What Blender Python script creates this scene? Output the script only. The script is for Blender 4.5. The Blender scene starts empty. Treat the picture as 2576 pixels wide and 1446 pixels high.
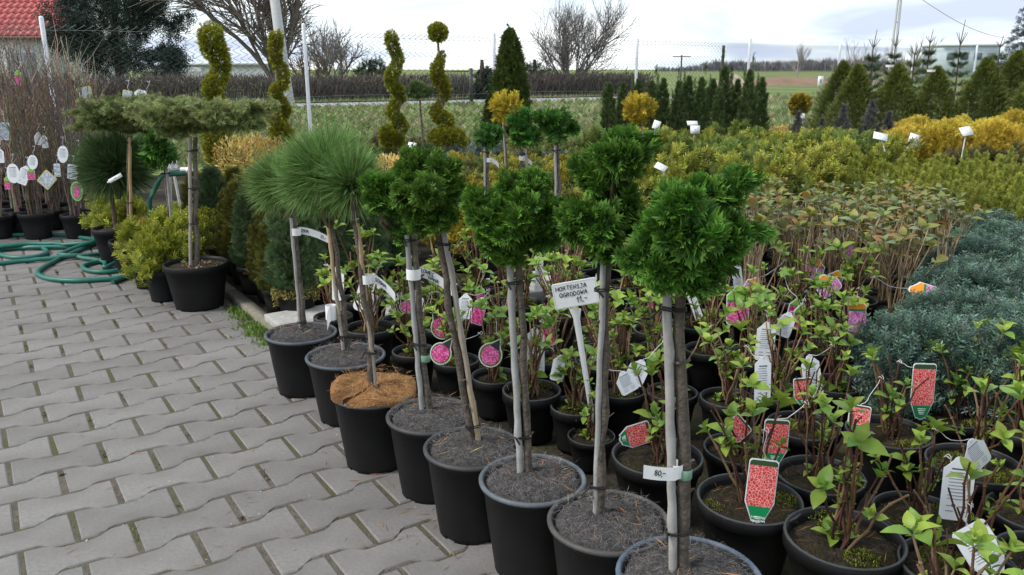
import bpy, math, random
import numpy as np
from mathutils import Vector, Matrix
from math import sin, cos, pi, radians

# ------------------------------------------------------------------ camera, sky, sun, exposure
SC = bpy.context.scene
COL = SC.collection
FPX, PCX, PCY, CAMH = 2060.0, 1287.5, 723.0, 1.05      # measured on the photograph at 2575 x 1446
PITCH = math.atan(549.0 / FPX)
cam_d = bpy.data.cameras.new('camera')
cam_d.sensor_width = 36.0
cam_d.lens = 36.0 * FPX / 2575.0
cam_d.clip_start, cam_d.clip_end = 0.05, 3000.0
cam = bpy.data.objects.new('camera', cam_d)
cam.location = (0, 0, CAMH)
cam.rotation_euler = (pi / 2 - PITCH, 0, 0)
COL.objects.link(cam)
SC.camera = cam

SUN_EL, SUN_AZ = radians(46), radians(-108)              # azimuth from +Y towards +X
world = bpy.data.worlds.new('World')
SC.world = world
world.use_nodes = True


def N(nt, kind, **kw):
    n = nt.nodes.new(kind)
    for k, v in kw.items():
        setattr(n, k, v)
    return n


def sky_nodes():
    nt = world.node_tree
    nt.nodes.clear()
    L = nt.links.new
    out = N(nt, 'ShaderNodeOutputWorld')
    bg = N(nt, 'ShaderNodeBackground')
    bg.inputs['Strength'].default_value = 0.1
    sky = N(nt, 'ShaderNodeTexSky', sky_type='NISHITA')
    sky.sun_disc = False
    sky.sun_elevation = SUN_EL
    sky.sun_rotation = SUN_AZ
    sky.dust_density = 3.0
    tc = N(nt, 'ShaderNodeTexCoord')
    sep = N(nt, 'ShaderNodeSeparateXYZ')
    L(tc.outputs['Generated'], sep.inputs[0])
    add = N(nt, 'ShaderNodeMath', operation='MAXIMUM')
    add.inputs[1].default_value = 0.0
    L(sep.outputs['Z'], add.inputs[0])
    add2 = N(nt, 'ShaderNodeMath', operation='ADD')
    add2.inputs[1].default_value = 0.11
    L(add.outputs[0], add2.inputs[0])
    dx = N(nt, 'ShaderNodeMath', operation='DIVIDE')
    dy = N(nt, 'ShaderNodeMath', operation='DIVIDE')
    L(sep.outputs['X'], dx.inputs[0]); L(add2.outputs[0], dx.inputs[1])
    L(sep.outputs['Y'], dy.inputs[0]); L(add2.outputs[0], dy.inputs[1])
    cb = N(nt, 'ShaderNodeCombineXYZ')
    L(dx.outputs[0], cb.inputs[0]); L(dy.outputs[0], cb.inputs[1])
    cb.inputs[2].default_value = 3.1
    nz = N(nt, 'ShaderNodeTexNoise')
    nz.inputs['Scale'].default_value = 0.42
    nz.inputs['Detail'].default_value = 5.0
    nz.inputs['Roughness'].default_value = 0.52
    nz.inputs['Distortion'].default_value = 0.4
    L(cb.outputs[0], nz.inputs['Vector'])
    rmp = N(nt, 'ShaderNodeValToRGB')
    e = rmp.color_ramp.elements
    e[0].position, e[0].color = 0.38, (3.7, 4.2, 5.3, 1)
    e[1].position, e[1].color = 0.6, (7.6, 7.7, 7.8, 1)
    m = e.new(0.49); m.color = (5.4, 6.1, 6.5, 1)
    L(nz.outputs['Fac'], rmp.inputs[0])
    mix = N(nt, 'ShaderNodeMix', data_type='RGBA')
    mix.inputs[0].default_value = 0.9
    L(sky.outputs[0], mix.inputs[6]); L(rmp.outputs[0], mix.inputs[7])
    L(mix.outputs[2], bg.inputs['Color'])
    L(bg.outputs[0], out.inputs[0])


sky_nodes()
sun_d = bpy.data.lights.new('sun', 'SUN')
sun_d.energy = 1.5
sun_d.angle = radians(14)
sun_d.color = (1.0, 0.96, 0.9)
sun = bpy.data.objects.new('sun', sun_d)
sun.rotation_euler = (pi / 2 - SUN_EL, 0, pi - SUN_AZ)
COL.objects.link(sun)
SC.view_settings.view_transform = 'Standard'
SC.view_settings.look = 'None'
SC.view_settings.gamma = 1.0
SC.view_settings.exposure = 1.05
SC.view_settings.use_curve_mapping = False

# ------------------------------------------------------------------ photo pixel -> direction -> place
CP, SP = cos(PITCH), sin(PITCH)


def ray(px, py):
    x, y = (px - PCX) / FPX, -(py - PCY) / FPX
    return np.array([x, CP + y * SP, -SP + y * CP])


def on_z(px, py, z=0.0):
    d = ray(px, py)
    t = (z - CAMH) / d[2]
    return np.array([0, 0, CAMH]) + t * d


def at_y(px, py, Y):
    d = ray(px, py)
    return np.array([0, 0, CAMH]) + (Y / d[1]) * d


def ppm(Y, z=0.5):                                      # pixels per metre at that place
    return FPX / (Y * CP + (CAMH - z) * SP)


def gx(px, Y, z=0.3):
    return (px - PCX) / ppm(Y, z)


# ------------------------------------------------------------------ mesh building
rng = np.random.default_rng(7)
random.seed(7)


def unit(a):
    a = np.asarray(a, float)
    return a / (np.linalg.norm(a, axis=-1, keepdims=True) + 1e-12)


class MB:
    def __init__(s):
        s.v, s.c, s.f3, s.f4, s.n = [], [], [], [], 0

    def add(s, v, f, c):
        v = np.asarray(v, float).reshape(-1, 3)
        f = np.asarray(f, np.int64)
        c = np.asarray(c, float)
        if c.ndim == 1:
            c = np.tile(c[:3], (len(v), 1))
        s.v.append(v); s.c.append(c)
        (s.f4 if f.shape[1] == 4 else s.f3).append(f + s.n)
        s.n += len(v)

    def tile(s, T, R, pos, scale, col, cvar=None):
        """T=(verts, faces, mix) ; R (k,3,3) columns = local axes ; col (k,3) ; mix per vertex 0..1 towards cvar (k,3)"""
        tv, tf, tm = T
        k, n = len(pos), len(tv)
        if k == 0:
            return
        sc = np.asarray(scale, float).reshape(-1, 1, 1) if np.ndim(scale) else scale
        v = np.einsum('kij,nj->kni', R, tv) * sc + pos[:, None, :]
        col = np.asarray(col, float)
        if col.ndim == 1:
            col = np.tile(col, (k, 1))
        if cvar is not None:
            cvar = np.asarray(cvar, float)
            if cvar.ndim == 1:
                cvar = np.tile(cvar, (k, 1))
            c = col[:, None, :] * (1 - tm[None, :, None]) + cvar[:, None, :] * tm[None, :, None]
        else:
            c = np.repeat(col[:, None, :], n, axis=1)
        f = (tf[None, :, :] + (np.arange(k) * n)[:, None, None]).reshape(-1, tf.shape[1])
        s.add(v.reshape(-1, 3), f, c.reshape(-1, 3))

    def box(s, c, size, col, rz=0.0, tilt=None):
        sx, sy, sz = [a / 2 for a in size]
        v = np.array([[x, y, z] for x in (-sx, sx) for y in (-sy, sy) for z in (-sz, sz)])
        if tilt is not None:
            v = v @ np.array(tilt.to_3x3()).T
        if rz:
            ca, sa = cos(rz), sin(rz)
            v = v @ np.array([[ca, -sa, 0], [sa, ca, 0], [0, 0, 1]]).T
        s.add(v + np.asarray(c, float), [[0, 1, 3, 2], [4, 6, 7, 5], [0, 4, 5, 1], [2, 3, 7, 6], [0, 2, 6, 4], [1, 5, 7, 3]], col)

    def tube(s, pts, rad, col, sides=6, caps=True, col2=None):
        pts = np.asarray(pts, float)
        n = len(pts)
        rad = np.broadcast_to(np.asarray(rad, float), (n,))
        t = np.gradient(pts, axis=0)
        t = unit(t)
        ref = np.array([0.31, 0.17, 0.93]) if abs(t[:, 2]).mean() < 0.8 else np.array([0.93, 0.3, 0.1])
        a = unit(np.cross(t, ref)); b = np.cross(t, a)
        ang = np.arange(sides) * 2 * pi / sides
        v = pts[:, None, :] + rad[:, None, None] * (cos_(ang)[None, :, None] * a[:, None, :] + sin_(ang)[None, :, None] * b[:, None, :])
        i = np.arange(n - 1)[:, None] * sides
        j = np.arange(sides)[None, :]
        j2 = (j + 1) % sides
        f = np.stack([i + j, i + j2, i + sides + j2, i + sides + j], -1).reshape(-1, 4)
        col = np.asarray(col, float)
        if col2 is not None:
            w = np.linspace(0, 1, n)[:, None, None]
            c = (col * (1 - w) + np.asarray(col2) * w)
            c = np.broadcast_to(c, (n, sides, 3)).reshape(-1, 3)
        else:
            c = col
        s.add(v.reshape(-1, 3), f, c)
        if caps and rad[-1] > 1e-4:
            s.add(np.vstack([v[-1], pts[-1]]), [[k, (k + 1) % sides, sides] for k in range(sides)], col if col2 is None else np.asarray(col2, float))

    def lathe(s, prof, col, seg=28, cx=0, cy=0, wob=None, cols=None):
        prof = np.asarray(prof, float)
        ang = np.arange(seg) * 2 * pi / seg
        n = len(prof)
        v = np.empty((n, seg, 3))
        v[:, :, 0] = cx + prof[:, 0:1] * np.cos(ang)[None]
        v[:, :, 1] = cy + prof[:, 0:1] * np.sin(ang)[None]
        v[:, :, 2] = prof[:, 1:2]
        if wob is not None:
            v += wob(v)
        i = np.arange(n - 1)[:, None] * seg
        j = np.arange(seg)[None, :]
        j2 = (j + 1) % seg
        f = np.stack([i + j, i + j2, i + seg + j2, i + seg + j], -1).reshape(-1, 4)
        c = np.repeat(np.asarray(cols, float), seg, axis=0) if cols is not None else col
        s.add(v.reshape(-1, 3), f, c)

    def build(s, name, mat, parent=None, world=False, smooth=True, link=True):
        me = bpy.data.meshes.new(name)
        v = np.vstack(s.v) if s.v else np.zeros((0, 3))
        off = np.zeros(3)
        if world and parent is not None:
            p = parent
            while p is not None:
                off += np.array(p.location)
                p = p.parent
            v = v - off
        c = np.vstack(s.c)
        f4 = np.vstack(s.f4) if s.f4 else np.zeros((0, 4), np.int64)
        f3 = np.vstack(s.f3) if s.f3 else np.zeros((0, 3), np.int64)
        loops = np.concatenate([f4.ravel(), f3.ravel()]).astype(np.int32)
        starts = np.concatenate([np.arange(len(f4)) * 4, len(f4) * 4 + np.arange(len(f3)) * 3]).astype(np.int32)
        me.vertices.add(len(v)); me.vertices.foreach_set('co', v.astype(np.float32).ravel())
        me.loops.add(len(loops)); me.loops.foreach_set('vertex_index', loops)
        me.polygons.add(len(starts)); me.polygons.foreach_set('loop_start', starts)
        if smooth:
            me.polygons.foreach_set('use_smooth', np.ones(len(starts), bool))
        ca = me.color_attributes.new('Col', 'FLOAT_COLOR', 'POINT')
        ca.data.foreach_set('color', np.hstack([c, np.ones((len(c), 1))]).astype(np.float32).ravel())
        me.update(calc_edges=True)
        me.materials.append(mat)
        return obj(name, me, parent) if link else me


def cos_(a): return np.cos(a)
def sin_(a): return np.sin(a)


def obj(name, me, parent=None):
    o = bpy.data.objects.new(name, me)
    COL.objects.link(o)
    o.parent = parent
    return o


def tag(o, label=None, cat=None, group=None, kind=None):
    if label: o['label'] = label
    if cat: o['category'] = cat
    if group: o['group'] = group
    if kind: o['kind'] = kind
    return o


def thing(name, label, cat, loc=(0, 0, 0), group=None, rz=0.0):
    o = obj(name, None)
    o.location = loc
    o.rotation_euler = (0, 0, rz)
    o.empty_display_size = 0.05
    return tag(o, label, cat, group)


KIDS = {}


def copy_tree(root, loc, rz=0.0, s=1.0, label=None, group=None):
    c = _cp(root, None)
    c.location = loc
    c.rotation_euler = (0, 0, rz)
    c.scale = (s, s, s) if np.ndim(s) == 0 else s
    if label: c['label'] = label
    if group: c['group'] = group
    return c


def _cp(o, parent):
    c = o.copy()
    COL.objects.link(c)
    c.parent = parent
    for ch in list(o.children):
        _cp(ch, c)
    return c


class Proto:
    """the first placing moves the prototype itself, later ones copy it"""
    def __init__(s, roots):
        s.r = roots; s.used = [False] * len(roots); s.k = 0

    def place(s, loc, rz=None, sc=1.0, label=None, group=None, which=None):
        i = (s.k if which is None else which) % len(s.r)
        s.k += 1
        rz = random.uniform(0, 2 * pi) if rz is None else rz
        if not s.used[i]:
            s.used[i] = True
            o = s.r[i]
            o.location = loc; o.rotation_euler = (0, 0, rz)
            o.scale = (sc, sc, sc) if np.ndim(sc) == 0 else sc
            if label: o['label'] = label
            if group: o['group'] = group
            return o
        src = s.r[i]
        return copy_tree(src, loc, rz, sc, label, group)

    def done(s):
        for i, u in enumerate(s.used):
            if not u:
                for ch in list(s.r[i].children_recursive): bpy.data.objects.remove(ch)
                bpy.data.objects.remove(s.r[i])


# ------------------------------------------------------------------ materials
def mat(name, rough=0.8, nscale=None, namt=0.3, bump=0.0, bscale=None, spec=0.3, transl=0.0, objvar=0.0, huevar=0.0, base=None, dark=None, dscale=8.0, dlo=.5, dhi=.65):
    m = bpy.data.materials.new(name)
    m.use_nodes = True
    nt = m.node_tree
    L = nt.links.new
    nt.nodes.clear()
    out = N(nt, 'ShaderNodeOutputMaterial')
    bs = N(nt, 'ShaderNodeBsdfPrincipled')
    bs.inputs['Roughness'].default_value = rough
    bs.inputs['Specular IOR Level'].default_value = spec
    if base is None:
        at = N(nt, 'ShaderNodeAttribute', attribute_name='Col')
        c = at.outputs['Color']
    else:
        r = N(nt, 'ShaderNodeRGB'); r.outputs[0].default_value = (*base, 1)
        c = r.outputs[0]
    tc = N(nt, 'ShaderNodeTexCoord')
    if nscale:
        nz = N(nt, 'ShaderNodeTexNoise')
        nz.inputs['Scale'].default_value = nscale
        nz.inputs['Detail'].default_value = 6
        nz.inputs['Roughness'].default_value = 0.65
        L(tc.outputs['Object'], nz.inputs['Vector'])
        mr = N(nt, 'ShaderNodeMapRange')
        mr.inputs[1].default_value = 0.3; mr.inputs[2].default_value = 0.7
        mr.inputs[3].default_value = 1 - namt; mr.inputs[4].default_value = 1 + namt
        L(nz.outputs['Fac'], mr.inputs[0])
        mx = N(nt, 'ShaderNodeMix', data_type='RGBA', blend_type='MULTIPLY')
        mx.inputs[0].default_value = 1.0
        L(c, mx.inputs[6]); L(mr.outputs[0], mx.inputs[7])
        c = mx.outputs[2]
    if dark is not None:
        n2 = N(nt, 'ShaderNodeTexNoise')
        n2.inputs['Scale'].default_value = dscale
        n2.inputs['Detail'].default_value = 5
        L(tc.outputs['Object'], n2.inputs['Vector'])
        mr = N(nt, 'ShaderNodeMapRange')
        mr.inputs[1].default_value = dlo; mr.inputs[2].default_value = dhi
        L(n2.outputs['Fac'], mr.inputs[0])
        mx = N(nt, 'ShaderNodeMix', data_type='RGBA')
        L(mr.outputs[0], mx.inputs[0]); L(c, mx.inputs[6]); mx.inputs[7].default_value = (*dark, 1)
        c = mx.outputs[2]
    if objvar or huevar:
        oi = N(nt, 'ShaderNodeObjectInfo')
        hs = N(nt, 'ShaderNodeHueSaturation')
        a = N(nt, 'ShaderNodeMapRange')
        a.inputs[3].default_value = 1 - objvar; a.inputs[4].default_value = 1 + objvar
        L(oi.outputs['Random'], a.inputs[0]); L(a.outputs[0], hs.inputs['Value'])
        if huevar:
            b = N(nt, 'ShaderNodeMapRange')
            w = N(nt, 'ShaderNodeMath', operation='FRACT')
            w2 = N(nt, 'ShaderNodeMath', operation='MULTIPLY'); w2.inputs[1].default_value = 7.31
            L(oi.outputs['Random'], w2.inputs[0]); L(w2.outputs[0], w.inputs[0])
            b.inputs[3].default_value = 0.5 - huevar; b.inputs[4].default_value = 0.5 + huevar
            L(w.outputs[0], b.inputs[0]); L(b.outputs[0], hs.inputs['Hue'])
        L(c, hs.inputs['Color'])
        c = hs.outputs[0]
    L(c, bs.inputs['Base Color'])
    if bump:
        bn = N(nt, 'ShaderNodeTexNoise')
        bn.inputs['Scale'].default_value = bscale or 60
        bn.inputs['Detail'].default_value = 5
        L(tc.outputs['Object'], bn.inputs['Vector'])
        bp = N(nt, 'ShaderNodeBump')
        bp.inputs['Strength'].default_value = bump
        bp.inputs['Distance'].default_value = 0.01
        L(bn.outputs['Fac'], bp.inputs['Height'])
        L(bp.outputs[0], bs.inputs['Normal'])
    sh = bs.outputs[0]
    if transl:
        tr = N(nt, 'ShaderNodeBsdfTranslucent')
        L(c, tr.inputs['Color'])
        ms = N(nt, 'ShaderNodeMixShader'); ms.inputs[0].default_value = transl
        L(sh, ms.inputs[1]); L(tr.outputs[0], ms.inputs[2])
        sh = ms.outputs[0]
    L(sh, out.inputs['Surface'])
    return m


M = {}
M['leaf'] = mat('leaf', 0.45, transl=0.3, objvar=0.18, huevar=0.012, spec=0.35)
M['conifer'] = mat('conifer', 0.6, nscale=9, namt=0.25, transl=0.15, objvar=0.12, huevar=0.008, spec=0.25)
M['twig'] = mat('twig', 0.85, nscale=30, namt=0.35, objvar=0.12)
M['bark'] = mat('bark', 0.9, nscale=55, namt=0.45, bump=0.6, bscale=120, dark=(0.045, 0.038, 0.03), dscale=22, dlo=.52, dhi=.7)
M['bamboo'] = mat('bamboo', 0.55, nscale=14, namt=0.25, bump=0.15, bscale=90, dark=(0.2, 0.18, 0.15), dscale=9, dlo=.5, dhi=.8)
M['plastic'] = mat('black_plastic', 0.55, nscale=5, namt=0.3, bump=0.08, bscale=60, spec=0.22, dark=(0.02, 0.0185, 0.016), dscale=7, dlo=.5, dhi=.8, objvar=0.2)
M['rim'] = mat('worn_rim', 0.55, nscale=12, namt=0.4, spec=0.3)
M['felt'] = mat('felt_mat', 1.0, nscale=70, namt=0.45, bump=1.0, bscale=220, spec=0.05, dark=(0.07, 0.055, 0.04), dscale=11, dlo=.55, dhi=.75)
M['fibre'] = mat('fibre', 0.9, objvar=0.1, spec=0.1)
M['soil'] = mat('soil', 1.0, nscale=60, namt=0.6, bump=1.0, bscale=150, spec=0.1, dark=(0.035, 0.03, 0.012), dscale=16)
M['moss'] = mat('moss', 1.0, nscale=80, namt=0.5, spec=0.05, objvar=0.25, transl=0.1)
M['paver'] = mat('concrete_paver', 0.9, nscale=90, namt=0.14, bump=0.25, bscale=400, objvar=0.1, base=(0.2, 0.19, 0.179), dark=(0.148, 0.138, 0.127), dscale=6, dlo=.42, dhi=.75, spec=0.2)
M['joint'] = mat('joint_sand', 1.0, nscale=40, namt=0.35, bump=0.8, bscale=200, base=(0.125, 0.11, 0.09), dark=(0.1, 0.1, 0.055), dscale=3, dlo=.45, dhi=.6, spec=0.05)
M['concrete'] = mat('concrete', 0.9, nscale=30, namt=0.2, bump=0.3, bscale=150, spec=0.2)
M['paint'] = mat('paint', 0.5, nscale=20, namt=0.08, spec=0.4)
M['paper'] = mat('paper', 0.6, nscale=25, namt=0.05, spec=0.3, transl=0.12)
M['ink'] = mat('ink', 0.6, spec=0.2)
M['wire'] = mat('wire', 0.5, spec=0.4)
M['rubber'] = mat('hose_rubber', 0.45, nscale=18, namt=0.2, spec=0.4, dark=(0.06, 0.13, 0.11), dscale=12, dlo=.5, dhi=.8)
M['wall'] = mat('render_wall', 0.9, nscale=2, namt=0.08, spec=0.1)
M['tile'] = mat('roof_tile', 0.5, nscale=6, namt=0.15, objvar=0.1, spec=0.3)

# ------------------------------------------------------------------ foliage templates: (verts, quads, tipmix)
def kite(p0, p1, w, up=(0, 0, 1), bend=0.0, mid=0.45):
    p0, p1 = np.asarray(p0, float), np.asarray(p1, float)
    d = p1 - p0
    side = unit(np.cross(d, up)) * w / 2
    m = p0 + d * mid + np.asarray(up, float) * bend
    return np.array([p0, m - side, p1, m + side])


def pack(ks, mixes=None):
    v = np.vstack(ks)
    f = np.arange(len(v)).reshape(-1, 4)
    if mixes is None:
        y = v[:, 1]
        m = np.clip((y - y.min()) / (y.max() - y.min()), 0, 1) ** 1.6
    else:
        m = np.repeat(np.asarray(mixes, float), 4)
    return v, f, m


def T_fan(r, n=6, sub=3):
    ks = [kite((0, 0, 0), (0, .95, .08), .07)]
    for i in range(n):
        y = .1 + .75 * i / n
        for sgn in (-1, 1):
            a = radians(r.uniform(32, 52)) * sgn
            ln = (1 - y) * .75 + .22
            b0 = np.array([0, y, .02]); b1 = b0 + ln * np.array([sin(a), cos(a), r.uniform(-.22, .12)])
            ks.append(kite(b0, b1, .12, bend=.02, mid=.6))
            for j in range(sub):
                q = b0 + (b1 - b0) * (.3 + .28 * j)
                for sg in (-1, 1):
                    aa = a + sg * radians(40)
                    l2 = ln * .34 * (1 - .15 * j)
                    ks.append(kite(q, q + l2 * np.array([sin(aa), cos(aa), r.uniform(-.2, .15)]), .13, mid=.6))
    return pack(ks)


def T_feather(r, n=8, spread=45, len0=.36, w=.05, thick=True):
    """juniper / yew shoot with needles round the axis"""
    ks = [kite((0, 0, 0), (0, 1, 0), .035)]
    for i in range(n):
        y = .08 + .86 * i / n
        for k in range(3 if thick else 2):
            ph = (i * 2.4 + k * 2.1) if thick else (k * pi + r.uniform(-.3, .3))
            a = radians(spread + r.uniform(-12, 12))
            ln = len0 * (1 - .45 * y) * r.uniform(.8, 1.15)
            d = np.array([sin(a) * cos(ph), cos(a), sin(a) * sin(ph)])
            up = unit(np.cross(d, [0, 1, .01]) + 1e-6)
            ks.append(kite((0, y, 0), np.array([0, y, 0]) + ln * d, w, up=up))
    return pack(ks)


def T_scale(r, n=5):
    """flat scale-leaf spray, thuja"""
    ks = [kite((0, 0, 0), (0, 1, 0), .12)]
    for i in range(n):
        y = .1 + .7 * i / n
        for sgn in (-1, 1):
            a = radians(r.uniform(28, 48)) * sgn
            ln = (1 - y) * .5 + .18
            ks.append(kite((0, y, 0), (ln * sin(a), y + ln * cos(a), r.uniform(-.1, .1)), .12))
    return pack(ks)


_r = random.Random(3)
TF = [T_fan(_r) for _ in range(3)]
TFs = [T_fan(_r, 3, 1) for _ in range(4)]
TJ = [T_feather(_r) for _ in range(3)]
TY = [T_feather(_r, 7, 58, .42, .075, False) for _ in range(3)]
TB = [T_feather(_r, 9, 55, .3, .05) for _ in range(3)]
TS = [T_scale(_r) for _ in range(3)]
TS2 = [T_scale(_r, 3) for _ in range(3)]
TB2 = [T_feather(_r, 4, 55, .38, .085) for _ in range(3)]
TJ2 = [T_feather(_r, 5, 42, .4, .07) for _ in range(3)]
TN = pack([kite((0, 0, 0), (0, 1, 0), .022, mid=.3)])
TK = pack([kite((0, 0, 0), (0, 1, 0), .35)])


def rdirs(n):
    v = rng.normal(size=(n, 3))
    return unit(v)


def frames(d, roll=None, flat=None):
    """local y along d, z (face normal) random or leaning to `flat`"""
    d = unit(d)
    n = len(d)
    ref = rdirs(n) if flat is None else unit(np.asarray(flat) + rng.normal(size=(n, 3)) * .35)
    x = unit(np.cross(d, ref))
    z = np.cross(x, d)
    return np.stack([x, d, z], -1)


def vary(col, n, amt=.2, w=None):
    col = np.asarray(col, float)
    k = np.exp(rng.normal(size=(n, 1)) * amt)
    h = rng.normal(size=(n, 3)) * amt * .25
    return np.clip(col * k * (1 + h), 0.002, .9)


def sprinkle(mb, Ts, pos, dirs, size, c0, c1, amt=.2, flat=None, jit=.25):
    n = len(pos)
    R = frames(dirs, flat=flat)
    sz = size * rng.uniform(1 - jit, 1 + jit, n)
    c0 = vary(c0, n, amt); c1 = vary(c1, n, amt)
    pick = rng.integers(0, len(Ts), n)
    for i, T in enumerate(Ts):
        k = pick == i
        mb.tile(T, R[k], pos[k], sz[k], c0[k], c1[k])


def blob_surface(bl, n, lo=.8, hi=1.02, cull=.82):
    """bl: (m,4|6) centre + radius (or rx,ry,rz); points on the outside of the union, with outward normals"""
    bl = np.asarray(bl, float)
    if bl.shape[1] == 4:
        bl = np.hstack([bl, bl[:, 3:4], bl[:, 3:4]])
    w = (bl[:, 3] * bl[:, 4] * bl[:, 5]) ** (2 / 3)
    i = rng.choice(len(bl), size=int(n * 1.6), p=w / w.sum())
    d = rdirs(len(i))
    r = bl[i, 3:6]
    p = bl[i, :3] + d * r * rng.uniform(lo, hi, (len(i), 1))
    nr = unit(d / r)
    keep = np.ones(len(i), bool)
    for q in bl:
        e = ((p - q[:3]) / q[3:6])
        keep &= ((e ** 2).sum(1) > cull ** 2)
    p, nr = p[keep][:n], nr[keep][:n]
    return p, nr


UP = np.array([0, 0, 1.0])


# ------------------------------------------------------------------ pots, soil, mats
def pot_mesh(mb, r, h, taper=.8, lip=.006, band=.035, seg=30, col=(.009, .009, .0095)):
    rb = r * taper
    prof = [(0.0, .004), (rb * .97, .004), (rb, .012), (rb + (r - rb) * .5, h * .5), (r - .002, h - band), (r + lip, h - band + .003), (r + lip, h - .003),
            (r + lip - .003, h), (r - .003, h), (r - .006, h - .012), (r - .012, h - .05)]
    mb.lathe(prof, col, seg)
    # feet between the drain notches: the pot stands on them
    for k in range(6):
        a = k * pi / 3
        ang = np.linspace(a, a + .72, 5)
        v = []
        for t in ang:
            for rr, z in ((rb * .985, .014), (rb * .985, 0), (rb * .86, 0)):
                v.append((rr * cos(t), rr * sin(t), z))
        f = []
        for i in range(4):
            for j in range(2):
                f.append((i * 3 + j, i * 3 + j + 1, i * 3 + 3 + j + 1, i * 3 + 3 + j))
        mb.add(v, f, col)


def disc_mesh(mb, r, z, col, rough=.006, dome=0.0, rings=7, seg=26):
    v = [(0, 0, z + dome)]
    for i in range(1, rings + 1):
        rr = r * i / rings
        for k in range(seg):
            a = 2 * pi * k / seg
            v.append((rr * cos(a), rr * sin(a), z + dome * (1 - (i / rings) ** 2) + (random.uniform(-rough, rough) if i < rings else 0)))
    f3 = [(0, 1 + k, 1 + (k + 1) % seg) for k in range(seg)]
    f4 = []
    for i in range(rings - 1):
        a, b = 1 + i * seg, 1 + (i + 1) * seg
        for k in range(seg):
            f4.append((a + k, b + k, b + (k + 1) % seg, a + (k + 1) % seg))
    n0 = len(v)
    mb.add(v, f4, col)
    mb.add(v[:1 + seg], f3, col)


def litter(mb, r, z, n, cols, ln=(.02, .045), lift=.006):
    """thin fallen needles / fibres lying on a round top"""
    a = rng.uniform(0, 2 * pi, n); q = r * np.sqrt(rng.uniform(0, 1, n))
    pos = np.stack([q * np.cos(a), q * np.sin(a), z + rng.uniform(0, lift, n)], -1)
    d = rng.normal(size=(n, 3)); d[:, 2] *= .25
    cols = np.asarray(cols, float)
    c = cols[rng.integers(0, len(cols), n)] * rng.uniform(.7, 1.3, (n, 1))
    T = pack([kite((0, 0, 0), (0, 1, 0), .036)])
    mb.tile(T, frames(d, flat=UP), pos, rng.uniform(ln[0], ln[1], n), c)


def moss_mesh(mb, r, z, patches, col=(.12, .14, .022), dens=1.0, edge=None):
    for _ in range(patches):
        a = random.uniform(0, 2 * pi); q = r * math.sqrt(random.uniform(.1, .85))
        if edge is not None: a, q = edge, r * .85
        pr = random.uniform(.22, .5) * r
        n = int(620 * dens * (pr / .05) ** 2) + 40
        aa = rng.uniform(0, 2 * pi, n); qq = pr * np.sqrt(rng.uniform(0, 1, n))
        p = np.stack([q * cos(a) + qq * np.cos(aa), q * sin(a) + qq * np.sin(aa), np.zeros(n)], -1)
        k = np.hypot(p[:, 0], p[:, 1]) < r
        p, qq = p[k], qq[k]
        p[:, 2] = z + .012 * (1 - (qq / pr) ** 2) + rng.uniform(-.004, .004, len(p))
        d = rng.normal(size=(len(p), 3)) * .7 + UP
        mb.tile(TK, frames(d), p, rng.uniform(.004, .009, len(p)), vary(col, len(p), .35))


def ties(parent, centre_fn, zs, r, world_off=(0, 0, 0)):
    for z in zs:
        mb = MB()
        c = centre_fn(z)
        for w in range(2):
            t = np.linspace(0, 2 * pi, 15)
            tilt = random.uniform(-.25, .25)
            pts = np.stack([c[0] + r * 1.5 * np.cos(t), c[1] + r * .95 * np.sin(t), c[2] + w * .004 + tilt * r * np.cos(t)], -1)
            mb.tube(pts, .0014, (.02, .02, .022), 4)
        e = np.array(c) + [r * 1.4 * random.choice([-1, 1]), -r * .6, .004]
        mb.tube([e, e + np.array([random.uniform(-.02, .02), -.008, -.015])], .002, (.02, .02, .022), 4)
        mb.build('tie', M['plastic'], parent)


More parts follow.
